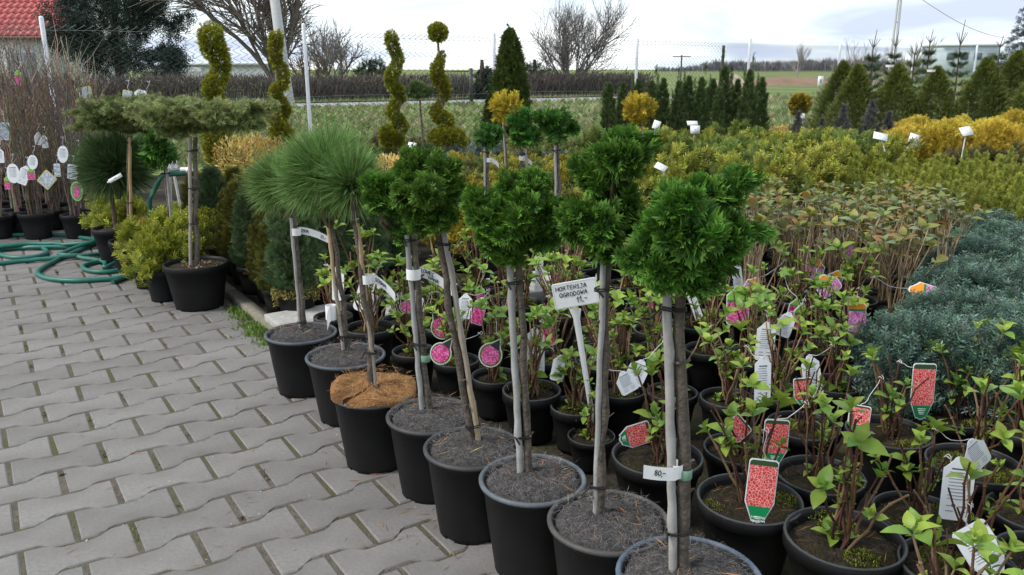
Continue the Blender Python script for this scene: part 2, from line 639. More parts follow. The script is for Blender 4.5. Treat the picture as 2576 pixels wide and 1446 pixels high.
# ------------------------------------------------------------------ handwriting
GL = {
    'H': [[(0, 0), (0, 1)], [(.6, 1), (.6, 0)], [(0, .5), (.6, .5)]],
    'O': [[(.3, 1), (.08, .85), (0, .5), (.1, .12), (.32, 0), (.55, .15), (.62, .5), (.52, .88), (.3, 1)]],
    'R': [[(0, 0), (0, 1), (.4, .98), (.55, .78), (.4, .55), (.03, .5)], [(.25, .5), (.58, 0)]],
    'T': [[(0, 1), (.65, 1)], [(.32, 1), (.32, 0)]],
    'E': [[(.5, 1), (0, 1), (0, 0), (.52, 0)], [(0, .52), (.42, .52)]],
    'N': [[(0, 0), (.03, 1), (.5, .02), (.56, 1)]],
    'S': [[(.52, .9), (.3, 1), (.06, .85), (.1, .62), (.42, .45), (.52, .2), (.3, 0), (.02, .1)]],
    'J': [[(.15, 1), (.6, 1)], [(.42, 1), (.42, .15), (.25, -.12), (.02, 0)]],
    'A': [[(0, 0), (.26, 1), (.36, 1), (.6, 0)], [(.1, .4), (.52, .4)]],
    'G': [[(.52, .88), (.3, 1), (.06, .8), (0, .4), (.14, .05), (.38, 0), (.54, .18), (.54, .45), (.3, .45)]],
    'D': [[(0, 0), (0, 1), (.35, .95), (.56, .6), (.5, .2), (.25, 0), (0, 0)]],
    'W': [[(0, 1), (.15, 0), (.33, .7), (.5, 0), (.68, 1)]],
    'I': [[(.1, 0), (.1, 1)]],
    'C': [[(.5, .9), (.3, 1), (.06, .8), (0, .4), (.12, .06), (.36, 0), (.52, .12)]],
    'L': [[(0, 1), (0, 0), (.48, 0)], [(-.1, .45), (.28, .68)]],
    '1': [[(0, .6), (.28, 1), (.2, 0)]],
    '2': [[(0, .8), (.2, 1), (.45, .85), (.4, .5), (0, 0), (.5, 0)]],
    '5': [[(.5, 1), (.08, 1), (.04, .58), (.35, .6), (.5, .32), (.3, 0), (0, .06)]],
    '8': [[(.28, .52), (.05, .75), (.25, 1), (.48, .78), (.28, .52), (.02, .22), (.26, 0), (.52, .22), (.28, .52)]],
    '0': [[(.27, 1), (.04, .7), (.04, .3), (.27, 0), (.5, .3), (.5, .7), (.27, 1)]],
    ',': [[(.1, .1), (.02, -.15)]],
    '-': [[(0, .5), (.45, .56)]],
    "'": [[(.05, 1.05), (.02, .8)]],
}


def write(mb, text, fn, x0, y0, size, w, col=(.012, .012, .014), adv=.82):
    """fn(x, y) -> point on the card; strokes are thin tubes pressed into its face"""
    x = x0
    for ch in text:
        if ch == ' ':
            x += .45 * size
            continue
        wob = random.uniform(-.04, .04)
        for st in GL[ch]:
            pts = [fn(x + (a + b * .06) * size, y0 + (b + wob) * size) for a, b in st]
            q = [pts[0]]
            for a, b in zip(pts[:-1], pts[1:]):
                q += [a + (b - a) * .5, b]
            mb.tube(np.array(q), w, col, 4)
        x += adv * size * (max(a for st in GL[ch] for a, _ in st) + .22)


# ------------------------------------------------------------------ printed plant tags
def card_outline(kind, w, h, n=6):
    P = []
    def arc(cx, cy, r, a0, a1, k=n):
        for i in range(k + 1):
            a = radians(a0 + (a1 - a0) * i / k)
            P.append((cx + r * cos(a), cy + r * sin(a)))
    hw = w / 2
    if kind == 'point':            # rounded top, tapering to a blunt tip
        r = w * .12
        arc(hw - r, -r, r, 0, 90); arc(-hw + r, -r, r, 90, 180)
        P.append((-hw, -h * .68)); P.append((-w * .22, -h * .97)); arc(0, -h + w * .16, w * .16, 215, 325)
        P.append((w * .22, -h * .97)); P.append((hw, -h * .68))
    elif kind == 'bell':           # narrow shoulder with the hole, wide body
        r = w * .16
        arc(0, -w * .22, w * .22, 20, 160)
        P.append((-hw * .72, -w * .3)); P.append((-hw, -w * .42))
        arc(-hw + r, -h + r, r, 180, 270); arc(hw - r, -h + r, r, 270, 360)
        P.append((hw, -w * .42)); P.append((hw * .72, -w * .3))
    elif kind == 'tear':
        P.append((0, 0))
        for i in range(19):
            a = radians(118 + 304 * i / 18)
            P.append((hw * cos(a), -h + hw * 1.02 + hw * 1.02 * sin(a)))
    elif kind == 'oval':
        for i in range(22):
            a = 2 * pi * i / 22 + pi / 2
            P.append((hw * cos(a), -h / 2 + h / 2 * sin(a)))
    else:
        r = w * .12
        arc(hw - r, -r, r, 0, 90); arc(-hw + r, -r, r, 90, 180); arc(-hw + r, -h + r, r, 180, 270); arc(hw - r, -h + r, r, 270, 360)
    return P


def flower_mat(name, c0, c1, bg, sc, edge=(.85, .72, .7), d0=.05):
    """printed petals: cell print with pale petal edges"""
    m = bpy.data.materials.new(name); m.use_nodes = True
    nt = m.node_tree; L = nt.links.new; nt.nodes.clear()
    out = N(nt, 'ShaderNodeOutputMaterial'); bs = N(nt, 'ShaderNodeBsdfPrincipled')
    bs.inputs['Roughness'].default_value = .3
    tc = N(nt, 'ShaderNodeTexCoord')
    oi = N(nt, 'ShaderNodeObjectInfo')
    ad = N(nt, 'ShaderNodeVectorMath', operation='ADD')
    L(tc.outputs['Object'], ad.inputs[0]); L(oi.outputs['Random'], ad.inputs[1])
    v1 = N(nt, 'ShaderNodeTexVoronoi', feature='DISTANCE_TO_EDGE'); v1.inputs['Scale'].default_value = sc
    v2 = N(nt, 'ShaderNodeTexVoronoi', feature='F1'); v2.inputs['Scale'].default_value = sc
    L(ad.outputs[0], v1.inputs['Vector']); L(ad.outputs[0], v2.inputs['Vector'])
    mr = N(nt, 'ShaderNodeMapRange'); mr.inputs[1].default_value = d0 * .4; mr.inputs[2].default_value = d0
    L(v1.outputs['Distance'], mr.inputs[0])
    sx = N(nt, 'ShaderNodeSeparateXYZ'); L(v2.outputs['Color'], sx.inputs[0])
    m1 = N(nt, 'ShaderNodeMix', data_type='RGBA'); L(sx.outputs[0], m1.inputs[0])
    m1.inputs[6].default_value = (*c0, 1); m1.inputs[7].default_value = (*c1, 1)
    m2 = N(nt, 'ShaderNodeMix', data_type='RGBA'); L(mr.outputs[0], m2.inputs[0])
    m2.inputs[6].default_value = (*edge, 1); L(m1.outputs[2], m2.inputs[7])
    L(m2.outputs[2], bs.inputs['Base Color']); L(bs.outputs[0], out.inputs[0])
    return m


M['red_print'] = flower_mat('red_hydrangea_print', (.5, .015, .02), (.72, .06, .05), None, 160, edge=(.8, .5, .47), d0=.07)
M['pink_print'] = flower_mat('pink_hydrangea_print', (.42, .008, .12), (.85, .2, .48), None, 170, edge=(.3, .005, .08), d0=.1)
M['lilac_print'] = flower_mat('lilac_hydrangea_print', (.5, .1, .36), (.82, .45, .72), None, 170, edge=(.35, .05, .22), d0=.1)
M['mix_print'] = flower_mat('mixed_print', (.6, .62, .65), (.18, .28, .4), None, 90, edge=(.35, .33, .3), d0=.06)


def poly_cap(mb, P, z, col, sx=1.0, sy=1.0, oy=0.0):
    cx, cy = np.mean([p[0] for p in P]), np.mean([p[1] for p in P])
    v = [(cx + (x - cx) * sx, z, cy + (y - cy) * sy + oy) for x, y in P]
    n = len(v)
    mb.add(np.vstack([v, [(cx, z, cy + oy)]]), [(i, (i + 1) % n, n) for i in range(n)], col)


def clip_poly(P, ylo, yhi):
    def half(Q, f):
        R = []
        for i in range(len(Q)):
            a, b = Q[i], Q[(i + 1) % len(Q)]
            fa, fb = f(a), f(b)
            if fa >= 0: R.append(a)
            if fa * fb < 0:
                t = fa / (fa - fb); R.append((a[0] + (b[0] - a[0]) * t, a[1] + (b[1] - a[1]) * t))
        return R
    return half(half(P, lambda p: p[1] - ylo), lambda p: yhi - p[1])


def shrink(P, k):
    cx, cy = np.mean([p[0] for p in P]), np.mean([p[1] for p in P])
    w = max(p[0] for p in P) - min(p[0] for p in P)
    out = []
    for x, y in P:
        d = math.hypot(x - cx, y - cy) + 1e-9
        out.append((x - (x - cx) / d * k * w, y - (y - cy) / d * k * w))
    return out


TAGN = {}


def plant_tag(style, top, w, h, tilt, yaw, lean, label, group=None, string_to=None, text=None):
    """card hanging from its hole at `top`; style: red pink orange white oval mix"""
    kind = {'red': 'point', 'pink': 'bell', 'tear': 'tear', 'orange': 'bell', 'white': 'bell', 'whitepoint': 'point', 'oval': 'oval', 'ovalpink': 'oval', 'mix': 'round', 'yellow': 'round'}[style]
    t = thing('plant_tag', label, 'plant tag', top, group)
    P = card_outline(kind, w, h)
    mb = MB()
    n = len(P)
    th = .0006
    base = {'white': (.8, .82, .84), 'whitepoint': (.78, .8, .82), 'oval': (.78, .8, .82), 'ovalpink': (.3, .5, .18), 'pink': (.72, .8, .68), 'yellow': (.6, .55, .22)}.get(style, (.82, .82, .82))
    v = [(x, -th, y) for x, y in P] + [(x, th, y) for x, y in P]
    mb.add(v, [(i, (i + 1) % n, n + (i + 1) % n, n + i) for i in range(n)], base)
    poly_cap(mb, P, -th, base); poly_cap(mb, P, th, (.78, .8, .82))
    Rm = Matrix.Rotation(yaw, 4, 'Z') @ Matrix.Rotation(lean, 4, 'X') @ Matrix.Rotation(tilt, 4, 'Y')
    card = mb.build('card', M['paper'], t, smooth=False)
    card.matrix_local = Rm
    def layer(name, Q, col, m, k):
        b = MB(); poly_cap(b, Q, -th - .0006 * k, col)
        b.build(name, m, card, smooth=False)
    inner = shrink(P, .05)
    if style == 'red':
        layer('print', inner, (.03, .08, .03), M['ink'], 1)
        layer('picture', clip_poly(shrink(P, .06), -h * .76, -h * .1), (1, 1, 1), M['red_print'], 2)
        layer('green_panel', clip_poly(shrink(P, .06), -h, -h * .74), (.005, .23, .075), M['ink'], 3)
        b = MB()
        for k in range(2 if text else 0, 4):
            y = -h * ((.84 if text else .80) + .03 * k)
            b.box((0, -th - .0024, y), (w * (.36 - .05 * k), .0004, h * .012), (.8, .85, .8))
        b.build('print_lines', M['ink'], card, smooth=False)
    elif style in ('pink', 'orange'):
        green = (.2, .42, .05) if style == 'pink' else (.75, .28, .03)
        layer('header', clip_poly(inner, -h * .36, 0), green, M['ink'], 1)
        layer('band', clip_poly(inner, -h * .42, -h * .36), (.03, .2, .05), M['ink'], 1)
        layer('picture', clip_poly(inner, -h, -h * .42), (1, 1, 1), M['pink_print'] if style == 'pink' else M['lilac_print'], 2)
    elif style == 'tear':
        layer('border', shrink(P, .03), (.2, .4, .06), M['ink'], 1)
        layer('ground', shrink(P, .07), (.03, .03, .03), M['ink'], 2)
        layer('picture', clip_poly(shrink(P, .1), -h, -h * .36), (1, 1, 1), M['pink_print'], 3)
    elif style == 'ovalpink':
        layer('print', shrink(P, .1), (.12, .3, .12), M['ink'], 1)
        layer('picture', shrink(P, .24), (1, 1, 1), M['pink_print'], 2)
    elif style in ('mix', 'yellow'):
        layer('picture', shrink(P, .1), (1, 1, 1), M['mix_print'], 2)
    else:
        b = MB()
        y = -h * .2
        ww = w * .62
        b.box((0, -th - .0006, y), (ww * .8, .0004, h * .022), (.1, .1, .12))
        for k in range(9):
            y -= h * .052
            l_ = ww * random.uniform(.75, 1.0)
            b.box((-(ww - l_) / 2, -th - .0006, y), (l_, .0004, h * .012), (.33, .34, .37))
        if style == 'white':
            for s_ in (-1, 1):
                b.box((s_ * w * .2, -th - .0006, -h * .86), (w * .24, .0004, h * .012), (.25, .25, .28))
                b.box((s_ * w * .2, -th - .0006, -h * .78), (w * .24, .0004, h * .012), (.25, .25, .28))
        b.build('print_lines', M['ink'], card, smooth=False)
    if text:
        for k, (s_, yy, sz) in enumerate(text):
            cu = bpy.data.curves.new('tag_text', 'FONT'); cu.body = s_; cu.size = sz; cu.align_x = 'CENTER'; cu.extrude = .0001
            o = bpy.data.objects.new('tag_text', cu); COL.objects.link(o)
            dg = bpy.context.evaluated_depsgraph_get()
            me = bpy.data.meshes.new_from_object(o.evaluated_get(dg))
            bpy.data.objects.remove(o)
            me.materials.clear(); me.materials.append(M['white_ink'])
            q = obj('lettering', me, card)
            q.rotation_euler = (pi / 2, 0, 0); q.location = (0, -th - .0032, yy)
    hole = MB()
    for k in range(2):
        a = np.linspace(0, 2 * pi, 9)
        hole.tube(np.stack([.004 * np.cos(a), -.001 + 0 * a, -.006 + .004 * np.sin(a)], -1), .0008, (.75, .75, .73), 3)
    e = np.array(string_to) - np.array(top) if string_to is not None else np.array([random.uniform(-.02, .02), .01, .05])
    s_ = np.linspace(0, 1, 7)[:, None]
    pts = e * s_ + np.stack([.004 * np.sin(s_[:, 0] * 9), .003 * np.cos(s_[:, 0] * 7), -.012 * np.sin(s_[:, 0] * pi)], -1)
    hole.tube(pts, .0009, (.75, .75, .73), 3)
    a = np.linspace(0, 2 * pi, 9)
    hole.tube(np.stack([e[0] + .007 * np.cos(a), e[1] + .007 * np.sin(a), e[2] + .004 * np.sin(2 * a)], -1), .0009, (.75, .75, .73), 3)
    hole.build('string', M['paper'], t)
    return t


M['white_ink'] = mat('white_ink', .6, base=(.85, .88, .85))


def paper_band(parent, c, r, direction, length, width, droop, text=None, tsize=.0, name='paper_band', up=None):
    """white strip looped round a stem, its free end standing out"""
    d = unit(np.array(direction, float)); side = np.array([-d[1], d[0], 0])
    pts = []
    for a in np.linspace(0, 2 * pi, 13)[:-1]:
        pts.append(np.array(c) + r * (-cos(a) * -1 * side * 1 + 0 * d) * 1 + r * sin(a) * -d)
    loop = [np.array(c) + r * (side * cos(a) + d * sin(a)) for a in np.linspace(0, 2 * pi, 13)]
    tail = []
    n = 10
    s0 = np.array(c) + r * side
    for i in range(1, n + 1):
        s_ = i / n
        tail.append(s0 + d * length * s_ + UP * (-droop * s_ ** 1.8) + side * .004)
    # the band starts with the free tail so that the loop closes on the stem
    line = loop + tail
    mb = MB()
    v = []
    for p in line:
        v += [p - UP * width / 2, p + UP * width / 2]
    mb.add(v, [(2 * i, 2 * i + 2, 2 * i + 3, 2 * i + 1) for i in range(len(line) - 1)], (.82, .82, .82))
    o = mb.build(name, M['paper'], parent)
    if text:
        b = MB()
        T = np.array([s0] + tail)
        seg = np.linspace(0, 1, len(T))
        nf = side if side[1] < 0 else -side
        def fn(x, y):
            p = np.array([np.interp(x, seg, T[:, k]) for k in range(3)])
            return p + UP * y + nf * .0012
        for s_, x0, y0 in text:
            def f2(x, y, x0=x0, y0=y0):
                return fn(x / length, y)
            if d[0] >= 0:
                write(b, s_, f2, x0 * length, y0, tsize, .0007)
            else:
                write(b, s_, lambda x, y: fn(1 - x / length, y), x0 * length, y0, tsize, .0007)
        b.build('handwriting', M['ink'], o)
    return o

# ------------------------------------------------------------------ ground, paving, kerb, slab path, road
ROW = radians(33.5)
U2 = np.array([cos(ROW), sin(ROW)]); V2 = np.array([sin(ROW), -cos(ROW)])
K0 = on_z(570, 745)[:2]


def kpt(t, s=0.0):
    p = K0 + V2 * t + U2 * s
    return (p[0], p[1])


def fpt(k):
    return np.array([-4.34 + 2.0475 * k, 7.97 + 1.485 * k])


def sheet(name, pts, z, m, kind='structure', parent=None):
    me = bpy.data.meshes.new(name)
    me.from_pydata([(x, y, z) for x, y in pts], [], [list(range(len(pts)))])
    me.materials.append(m)
    o = obj(name, me, parent)
    if kind: o['kind'] = kind
    return o


def grass_mat():
    m = bpy.data.materials.new('field_grass'); m.use_nodes = True
    nt = m.node_tree; L = nt.links.new; nt.nodes.clear()
    out = N(nt, 'ShaderNodeOutputMaterial'); bs = N(nt, 'ShaderNodeBsdfPrincipled'); bs.inputs['Roughness'].default_value = 1
    bs.inputs['Specular IOR Level'].default_value = .05
    tc = N(nt, 'ShaderNodeTexCoord')
    def nz(s, d=5):
        n = N(nt, 'ShaderNodeTexNoise'); n.inputs['Scale'].default_value = s; n.inputs['Detail'].default_value = d
        n.inputs['Roughness'].default_value = .7
        L(tc.outputs['Object'], n.inputs['Vector']); return n.outputs['Fac']
    r1 = N(nt, 'ShaderNodeValToRGB'); e = r1.color_ramp.elements
    e[0].position, e[0].color = .38, (.1, .15, .045, 1); e[1].position, e[1].color = .66, (.24, .22, .13, 1)
    k = e.new(.5); k.color = (.16, .2, .075, 1)
    L(nz(.22, 8), r1.inputs[0])
    r2 = N(nt, 'ShaderNodeMapRange'); r2.inputs[1].default_value = .3; r2.inputs[2].default_value = .7; r2.inputs[3].default_value = .6; r2.inputs[4].default_value = 1.45
    L(nz(6, 6), r2.inputs[0])
    mx = N(nt, 'ShaderNodeMix', data_type='RGBA', blend_type='MULTIPLY'); mx.inputs[0].default_value = 1
    L(r1.outputs[0], mx.inputs[6]); L(r2.outputs[0], mx.inputs[7])
    L(mx.outputs[2], bs.inputs['Base Color']); L(bs.outputs[0], out.inputs[0])
    return m


M['field'] = grass_mat()
M['bed'] = mat('bed_soil', 1.0, nscale=7, namt=.5, bump=1.0, bscale=60, base=(.035, .03, .023), dark=(.075, .075, .035), dscale=2.2, dlo=.5, dhi=.62, spec=.1)
M['asphalt'] = mat('asphalt', .9, nscale=3, namt=.15, base=(.3, .3, .31))
sheet('ground', [(-1500, -60), (1500, -60), (1500, 2400), (-1500, 2400)], -.02, M['field'])
bedpoly = [(-7.5, 6.45), tuple(fpt(-1.6)), tuple(fpt(10)), (12, -.6)] + [kpt(6.2, .04), kpt(-1.9, .04), (-3.05, 6.45)]
sheet('nursery_bed', bedpoly, -.006, M['bed'])
pav = sheet('pavement', [kpt(6.2, 0), kpt(-1.9, 0), (-3.0, 6.55), (-8, 6.55), (-8, -.6)], -.0032, M['joint'])

# wavy concrete pavers, each one a piece of its own
PL, PW, PA = .2285, .1305, .0135


def paver_mesh(v, half=False):
    r = random.Random(v)
    h, w = PL / 2 - .0055, PW / 2 - .0038
    lh = [(-h, 1), (-h * .68, .95), (-h * .53, .4), (-h * .43, -.4), (-h * .3, -.95)]
    xs = lh + [(-x, s) for x, s in reversed(lh)]
    if half: xs = lh + [(-.004, -1)]
    top = [(x, w + PA * s) for x, s in xs] + [(x, -(w + PA * s)) for x, s in reversed(xs)]
    top = [(x + r.uniform(-.0016, .0016), y + r.uniform(-.0016, .0016)) for x, y in top]
    n = len(top)
    vs = [(x * .965, y * .945, 0) for x, y in top] + [(x, y, -.003) for x, y in top] + [(x, y, -.012) for x, y in top]
    fs = [list(range(n - 1, -1, -1))]
    for k in range(2):
        for i in range(n):
            j = (i + 1) % n
            fs.append([k * n + i, k * n + j, (k + 1) * n + j, (k + 1) * n + i])
    me = bpy.data.meshes.new('paver')
    me.from_pydata(vs, [], fs)
    me.materials.append(M['paver'])
    return me


pm = [paver_mesh(k) for k in range(5)]
ph_ = paver_mesh(9, True)
spots = []
for j in range(-16, 44):
    nv = 1.7635 + j * PW
    for i in range(-30, 30):
        uu = .0914 + PL * (i + .5 + .5 * (j % 2))
        p = U2 * uu + np.array([-sin(ROW), cos(ROW)]) * nv
        s_ = (p - K0) @ U2
        if s_ > .0 or p[1] < .4 or p[1] > 6.42 or p[0] < -5.6: continue
        zc = p[1] * CP + CAMH * SP
        px, py = PCX + FPX * p[0] / zc, PCY - FPX * ((-CAMH) * CP + p[1] * SP) / zc
        spots.append((p[0], p[1], -60 < px < 2650 and py < 1520, zc, s_ > -.115))
near = sorted([s for s in spots if s[2]], key=lambda s: s[3])[:300]
nset = set((s[0], s[1]) for s in near)
rest_v, rest_f = [], []
for x, y, vis, zc, half in spots:
    me = ph_ if half else random.choice(pm)
    z, rz = random.uniform(-.0015, .001), ROW + random.uniform(-.008, .008) + (pi if random.random() < .5 and not half else 0)
    if (x, y) in nset:
        o = obj('paver', me, pav)
        o.location = (x, y, z); o.rotation_euler = (random.uniform(-.006, .006), random.uniform(-.006, .006), rz)
    else:
        b = len(rest_v)
        for q in me.vertices:
            c_, s_ = cos(rz), sin(rz)
            rest_v.append((x + q.co.x * c_ - q.co.y * s_, y + q.co.x * s_ + q.co.y * c_, z + q.co.z))
        for f in me.polygons: rest_f.append([b + i for i in f.vertices])
me = bpy.data.meshes.new('more_pavers'); me.from_pydata(rest_v, [], rest_f); me.materials.append(M['paver'])
obj('more_pavers', me, pav)['kind'] = 'stuff'

# moss and litter lying in the joints
mb = MB()
for x, y, vis, zc, half in near:
    if random.random() < .5:
        e = np.array([x, y]) + U2 * PL / 2
        n = random.randint(8, 50)
        a_, b_ = sorted(rng.uniform(-.075, .075, 2)); q = rng.uniform(a_, b_, n); w = rng.normal(size=n) * .004
        pos = np.stack([e[0] + V2[0] * q + U2[0] * w, e[1] + V2[1] * q + U2[1] * w, np.full(n, -.003)], -1)
        d = rng.normal(size=(n, 3)) * .8 + UP
        mb.tile(TK, frames(d), pos, rng.uniform(.004, .009, n), vary((.11, .12, .03) if random.random() < .5 else (.1, .08, .055), n, .3))
mb.build('joint_moss', M['moss'], pav)['kind'] = 'stuff'
mb = MB()
n = 260
pos = []
while len(pos) < n:
    px, py = random.uniform(100, 1500), random.uniform(780, 1440)
    p = on_z(px, py)
    s_ = (p[:2] - K0) @ U2
    if s_ < 0 and random.random() < math.exp(s_ / .45) + .06: pos.append((p[0], p[1], .002))
pos = np.array(pos)
d = rng.normal(size=(n, 3)); d[:, 2] *= .05
mb.tile(pack([kite((0, 0, 0), (0, 1, 0), .06)]), frames(d, flat=UP), pos, rng.uniform(.012, .04, n), vary((.28, .14, .06), n, .35))
k = rng.uniform(size=n) < .3
mb.tile(TK, frames(d[k], flat=UP), pos[k] + [.03, .02, .001], rng.uniform(.004, .010, k.sum()), vary((.4, .38, .34), k.sum(), .3))
tag(mb.build('leaf_litter', M['twig']), 'scattered dry needles and bits of leaf on the paving', 'litter', kind='stuff')

# kerb
kb = obj('kerb', None); kb['kind'] = 'structure'
for i in range(-2, 7):
    mb = MB()
    a, b = kpt(i * .9 + .004, .0), kpt(i * .9 + .893, .0)
    c = ((a[0] + b[0]) / 2 + U2[0] * .02, (a[1] + b[1]) / 2 + U2[1] * .02, -.005)
    mb.box(c, (.055, .889, .07), (.2, .185, .14), rz=ROW)
    mb.build('kerb_stone', M['concrete'], kb, smooth=False)
# slab path between yews and hydrangeas
sp_ = obj('slab_path', None); sp_['kind'] = 'structure'
S0 = on_z(663, 789, .055)[:2]
for i in range(6):
    mb = MB()
    c = S0 + U2 * (.33 * 2 * i + .325) + V2 * .17
    mb.box((c[0], c[1], .027), (.65, .34, .056), (.36, .355, .33), rz=ROW)
    o = mb.build('slab', M['concrete'], sp_, smooth=False)
    bv = o.modifiers.new('bevel', 'BEVEL'); bv.width = .006; bv.segments = 2
# road beyond the fence
def far(px, py): return on_z(px, py, -.02)[:2]
h0, h1 = far(-500, 289), far(1700, 241)
hd = unit(h1 - h0); hn = np.array([hd[1], -hd[0]])
h2_ = far(1640, 242)
rd = [h0 - hd * 30 - hn * .2, h2_ - hn * .2, h2_ + hn * 2.0, h0 - hd * 30 + hn * 2.0]
sheet('road', [tuple(p) for p in rd], -.014, M['asphalt'])

# grass tufts on the field behind the fence
n = 26000
pxs = rng.uniform(-100, 2300, n)
pys = rng.uniform(205, 420, n) ** 1.0
mb = MB()
P = []
for a, b in zip(pxs, pys):
    p = on_z(a, b, -.02)
    k = (p[0] + 4.34) / 2.0475
    if p[1] > 7.97 + 1.485 * k + .2 and ((p[:2] - h0) @ hn) > 2.6: P.append(p)
P = np.array(P); n = len(P)
d = rng.normal(size=(n, 3)) * .5 + UP
dry = rng.uniform(size=(n, 1)) < .45
c = np.where(dry, vary((.26, .24, .14), n, .2), vary((.12, .19, .05), n, .2))
dist = np.linalg.norm(P[:, :2], axis=1)
mb.tile(pack([kite((-.2, 0, 0), (-.3, 1, 0), .22), kite((.1, 0, 0), (.2, .9, .2), .22), kite((0, 0, .1), (0, 1.1, -.2), .2)]), frames(d), P, .05 + .004 * dist, c)
tag(mb.build('field_grass', M['conifer']), 'short patchy green and dry grass of the field', 'grass', kind='stuff')
# weeds along the kerb
mb = MB()
for px, py, r_, n in ((640, 822, .03, 260), (660, 838, .035, 380), (615, 800, .03, 200), (682, 862, .03, 200), (590, 780, .02, 90), (598, 790, .02, 90)):
    c0 = on_z(px, py)
    p = c0 + np.stack([rng.normal(size=n) * r_, rng.normal(size=n) * r_, np.zeros(n)], -1)
    d = rng.normal(size=(n, 3)) * .6 + UP
    mb.tile(TK, frames(d), p, rng.uniform(.012, .026, n), vary((.16, .24, .05), n, .25))
tag(mb.build('weeds', M['leaf']), 'low green weeds growing along the kerb', 'weeds', kind='stuff')

# ------------------------------------------------------------------ front row: grafted trees in round pots
def crown_blobs(pix, Y0):
    out = []
    for x, y, r, dy in pix:
        Y = Y0 + dy
        p = at_y(x, y, Y)
        out.append((p[0], p[1], p[2], .94 * r / ppm(Y, p[2])))
    return np.array(out)


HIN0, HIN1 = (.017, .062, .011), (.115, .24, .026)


def hinoki_crown(mb, bl, dens=1.0, size=.034, Ts=None, c0=HIN0, c1=HIN1, core=True):
    """big lobes broken into small shell-like clumps, each clothed with flat fans"""
    sub_ = []
    for q in bl:
        for d in rdirs(max(6, int(14 * (q[3] / .07) ** 2))):
            if d[2] > -.75: sub_.append((*(q[:3] + d * q[3] * random.uniform(.62, .86)), random.uniform(.24, .34) * max(q[3], .05)))
    sub_ = np.array(sub_)
    inside = np.zeros(len(sub_), bool)
    for q in bl: inside |= (np.linalg.norm(sub_[:, :3] - q[:3], axis=1) < q[3] * .55)
    sub_ = sub_[~inside]
    area = 4 * pi * (sub_[:, 3] ** 2).sum()
    n = int(min(dens * 2.6 * area / (size * size * .5), 4600))
    p, nr = blob_surface(sub_, n, .7, 1.0, .55)
    cen = bl[:, :3].mean(0)
    d = nr * .8 + unit(p - cen) * .3 + UP * .3 + rng.normal(size=p.shape) * .22
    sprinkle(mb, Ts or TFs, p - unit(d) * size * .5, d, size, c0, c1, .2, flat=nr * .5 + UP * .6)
    p, nr = blob_surface(np.hstack([bl[:, :3], bl[:, 3:4] * .78]), n // 4, .6, 1.0, .7)
    sprinkle(mb, Ts or TFs, p - nr * size, nr + rng.normal(size=p.shape) * .3, size * 1.5, c0, c1, .2)


def tree_frame(name, label, cat, cx, cy, wpx, hp, group=None):
    c = on_z(cx, cy, hp)
    Y = c[1]
    r = wpx / ppm(Y, hp) / 2
    t = thing(name, label, cat, (c[0], c[1], 0), group)
    return t, r, Y


def bend_line(a, b, n=9, wob=.006, sag=(0, 0, 0)):
    s_ = np.linspace(0, 1, n)[:, None]
    p = a + (b - a) * s_ + np.asarray(sag) * np.sin(s_ * pi)
    w = rng.normal(size=(n, 3)) * wob
    w[0] = w[-1] = 0; w[:, 2] = 0
    return p + w


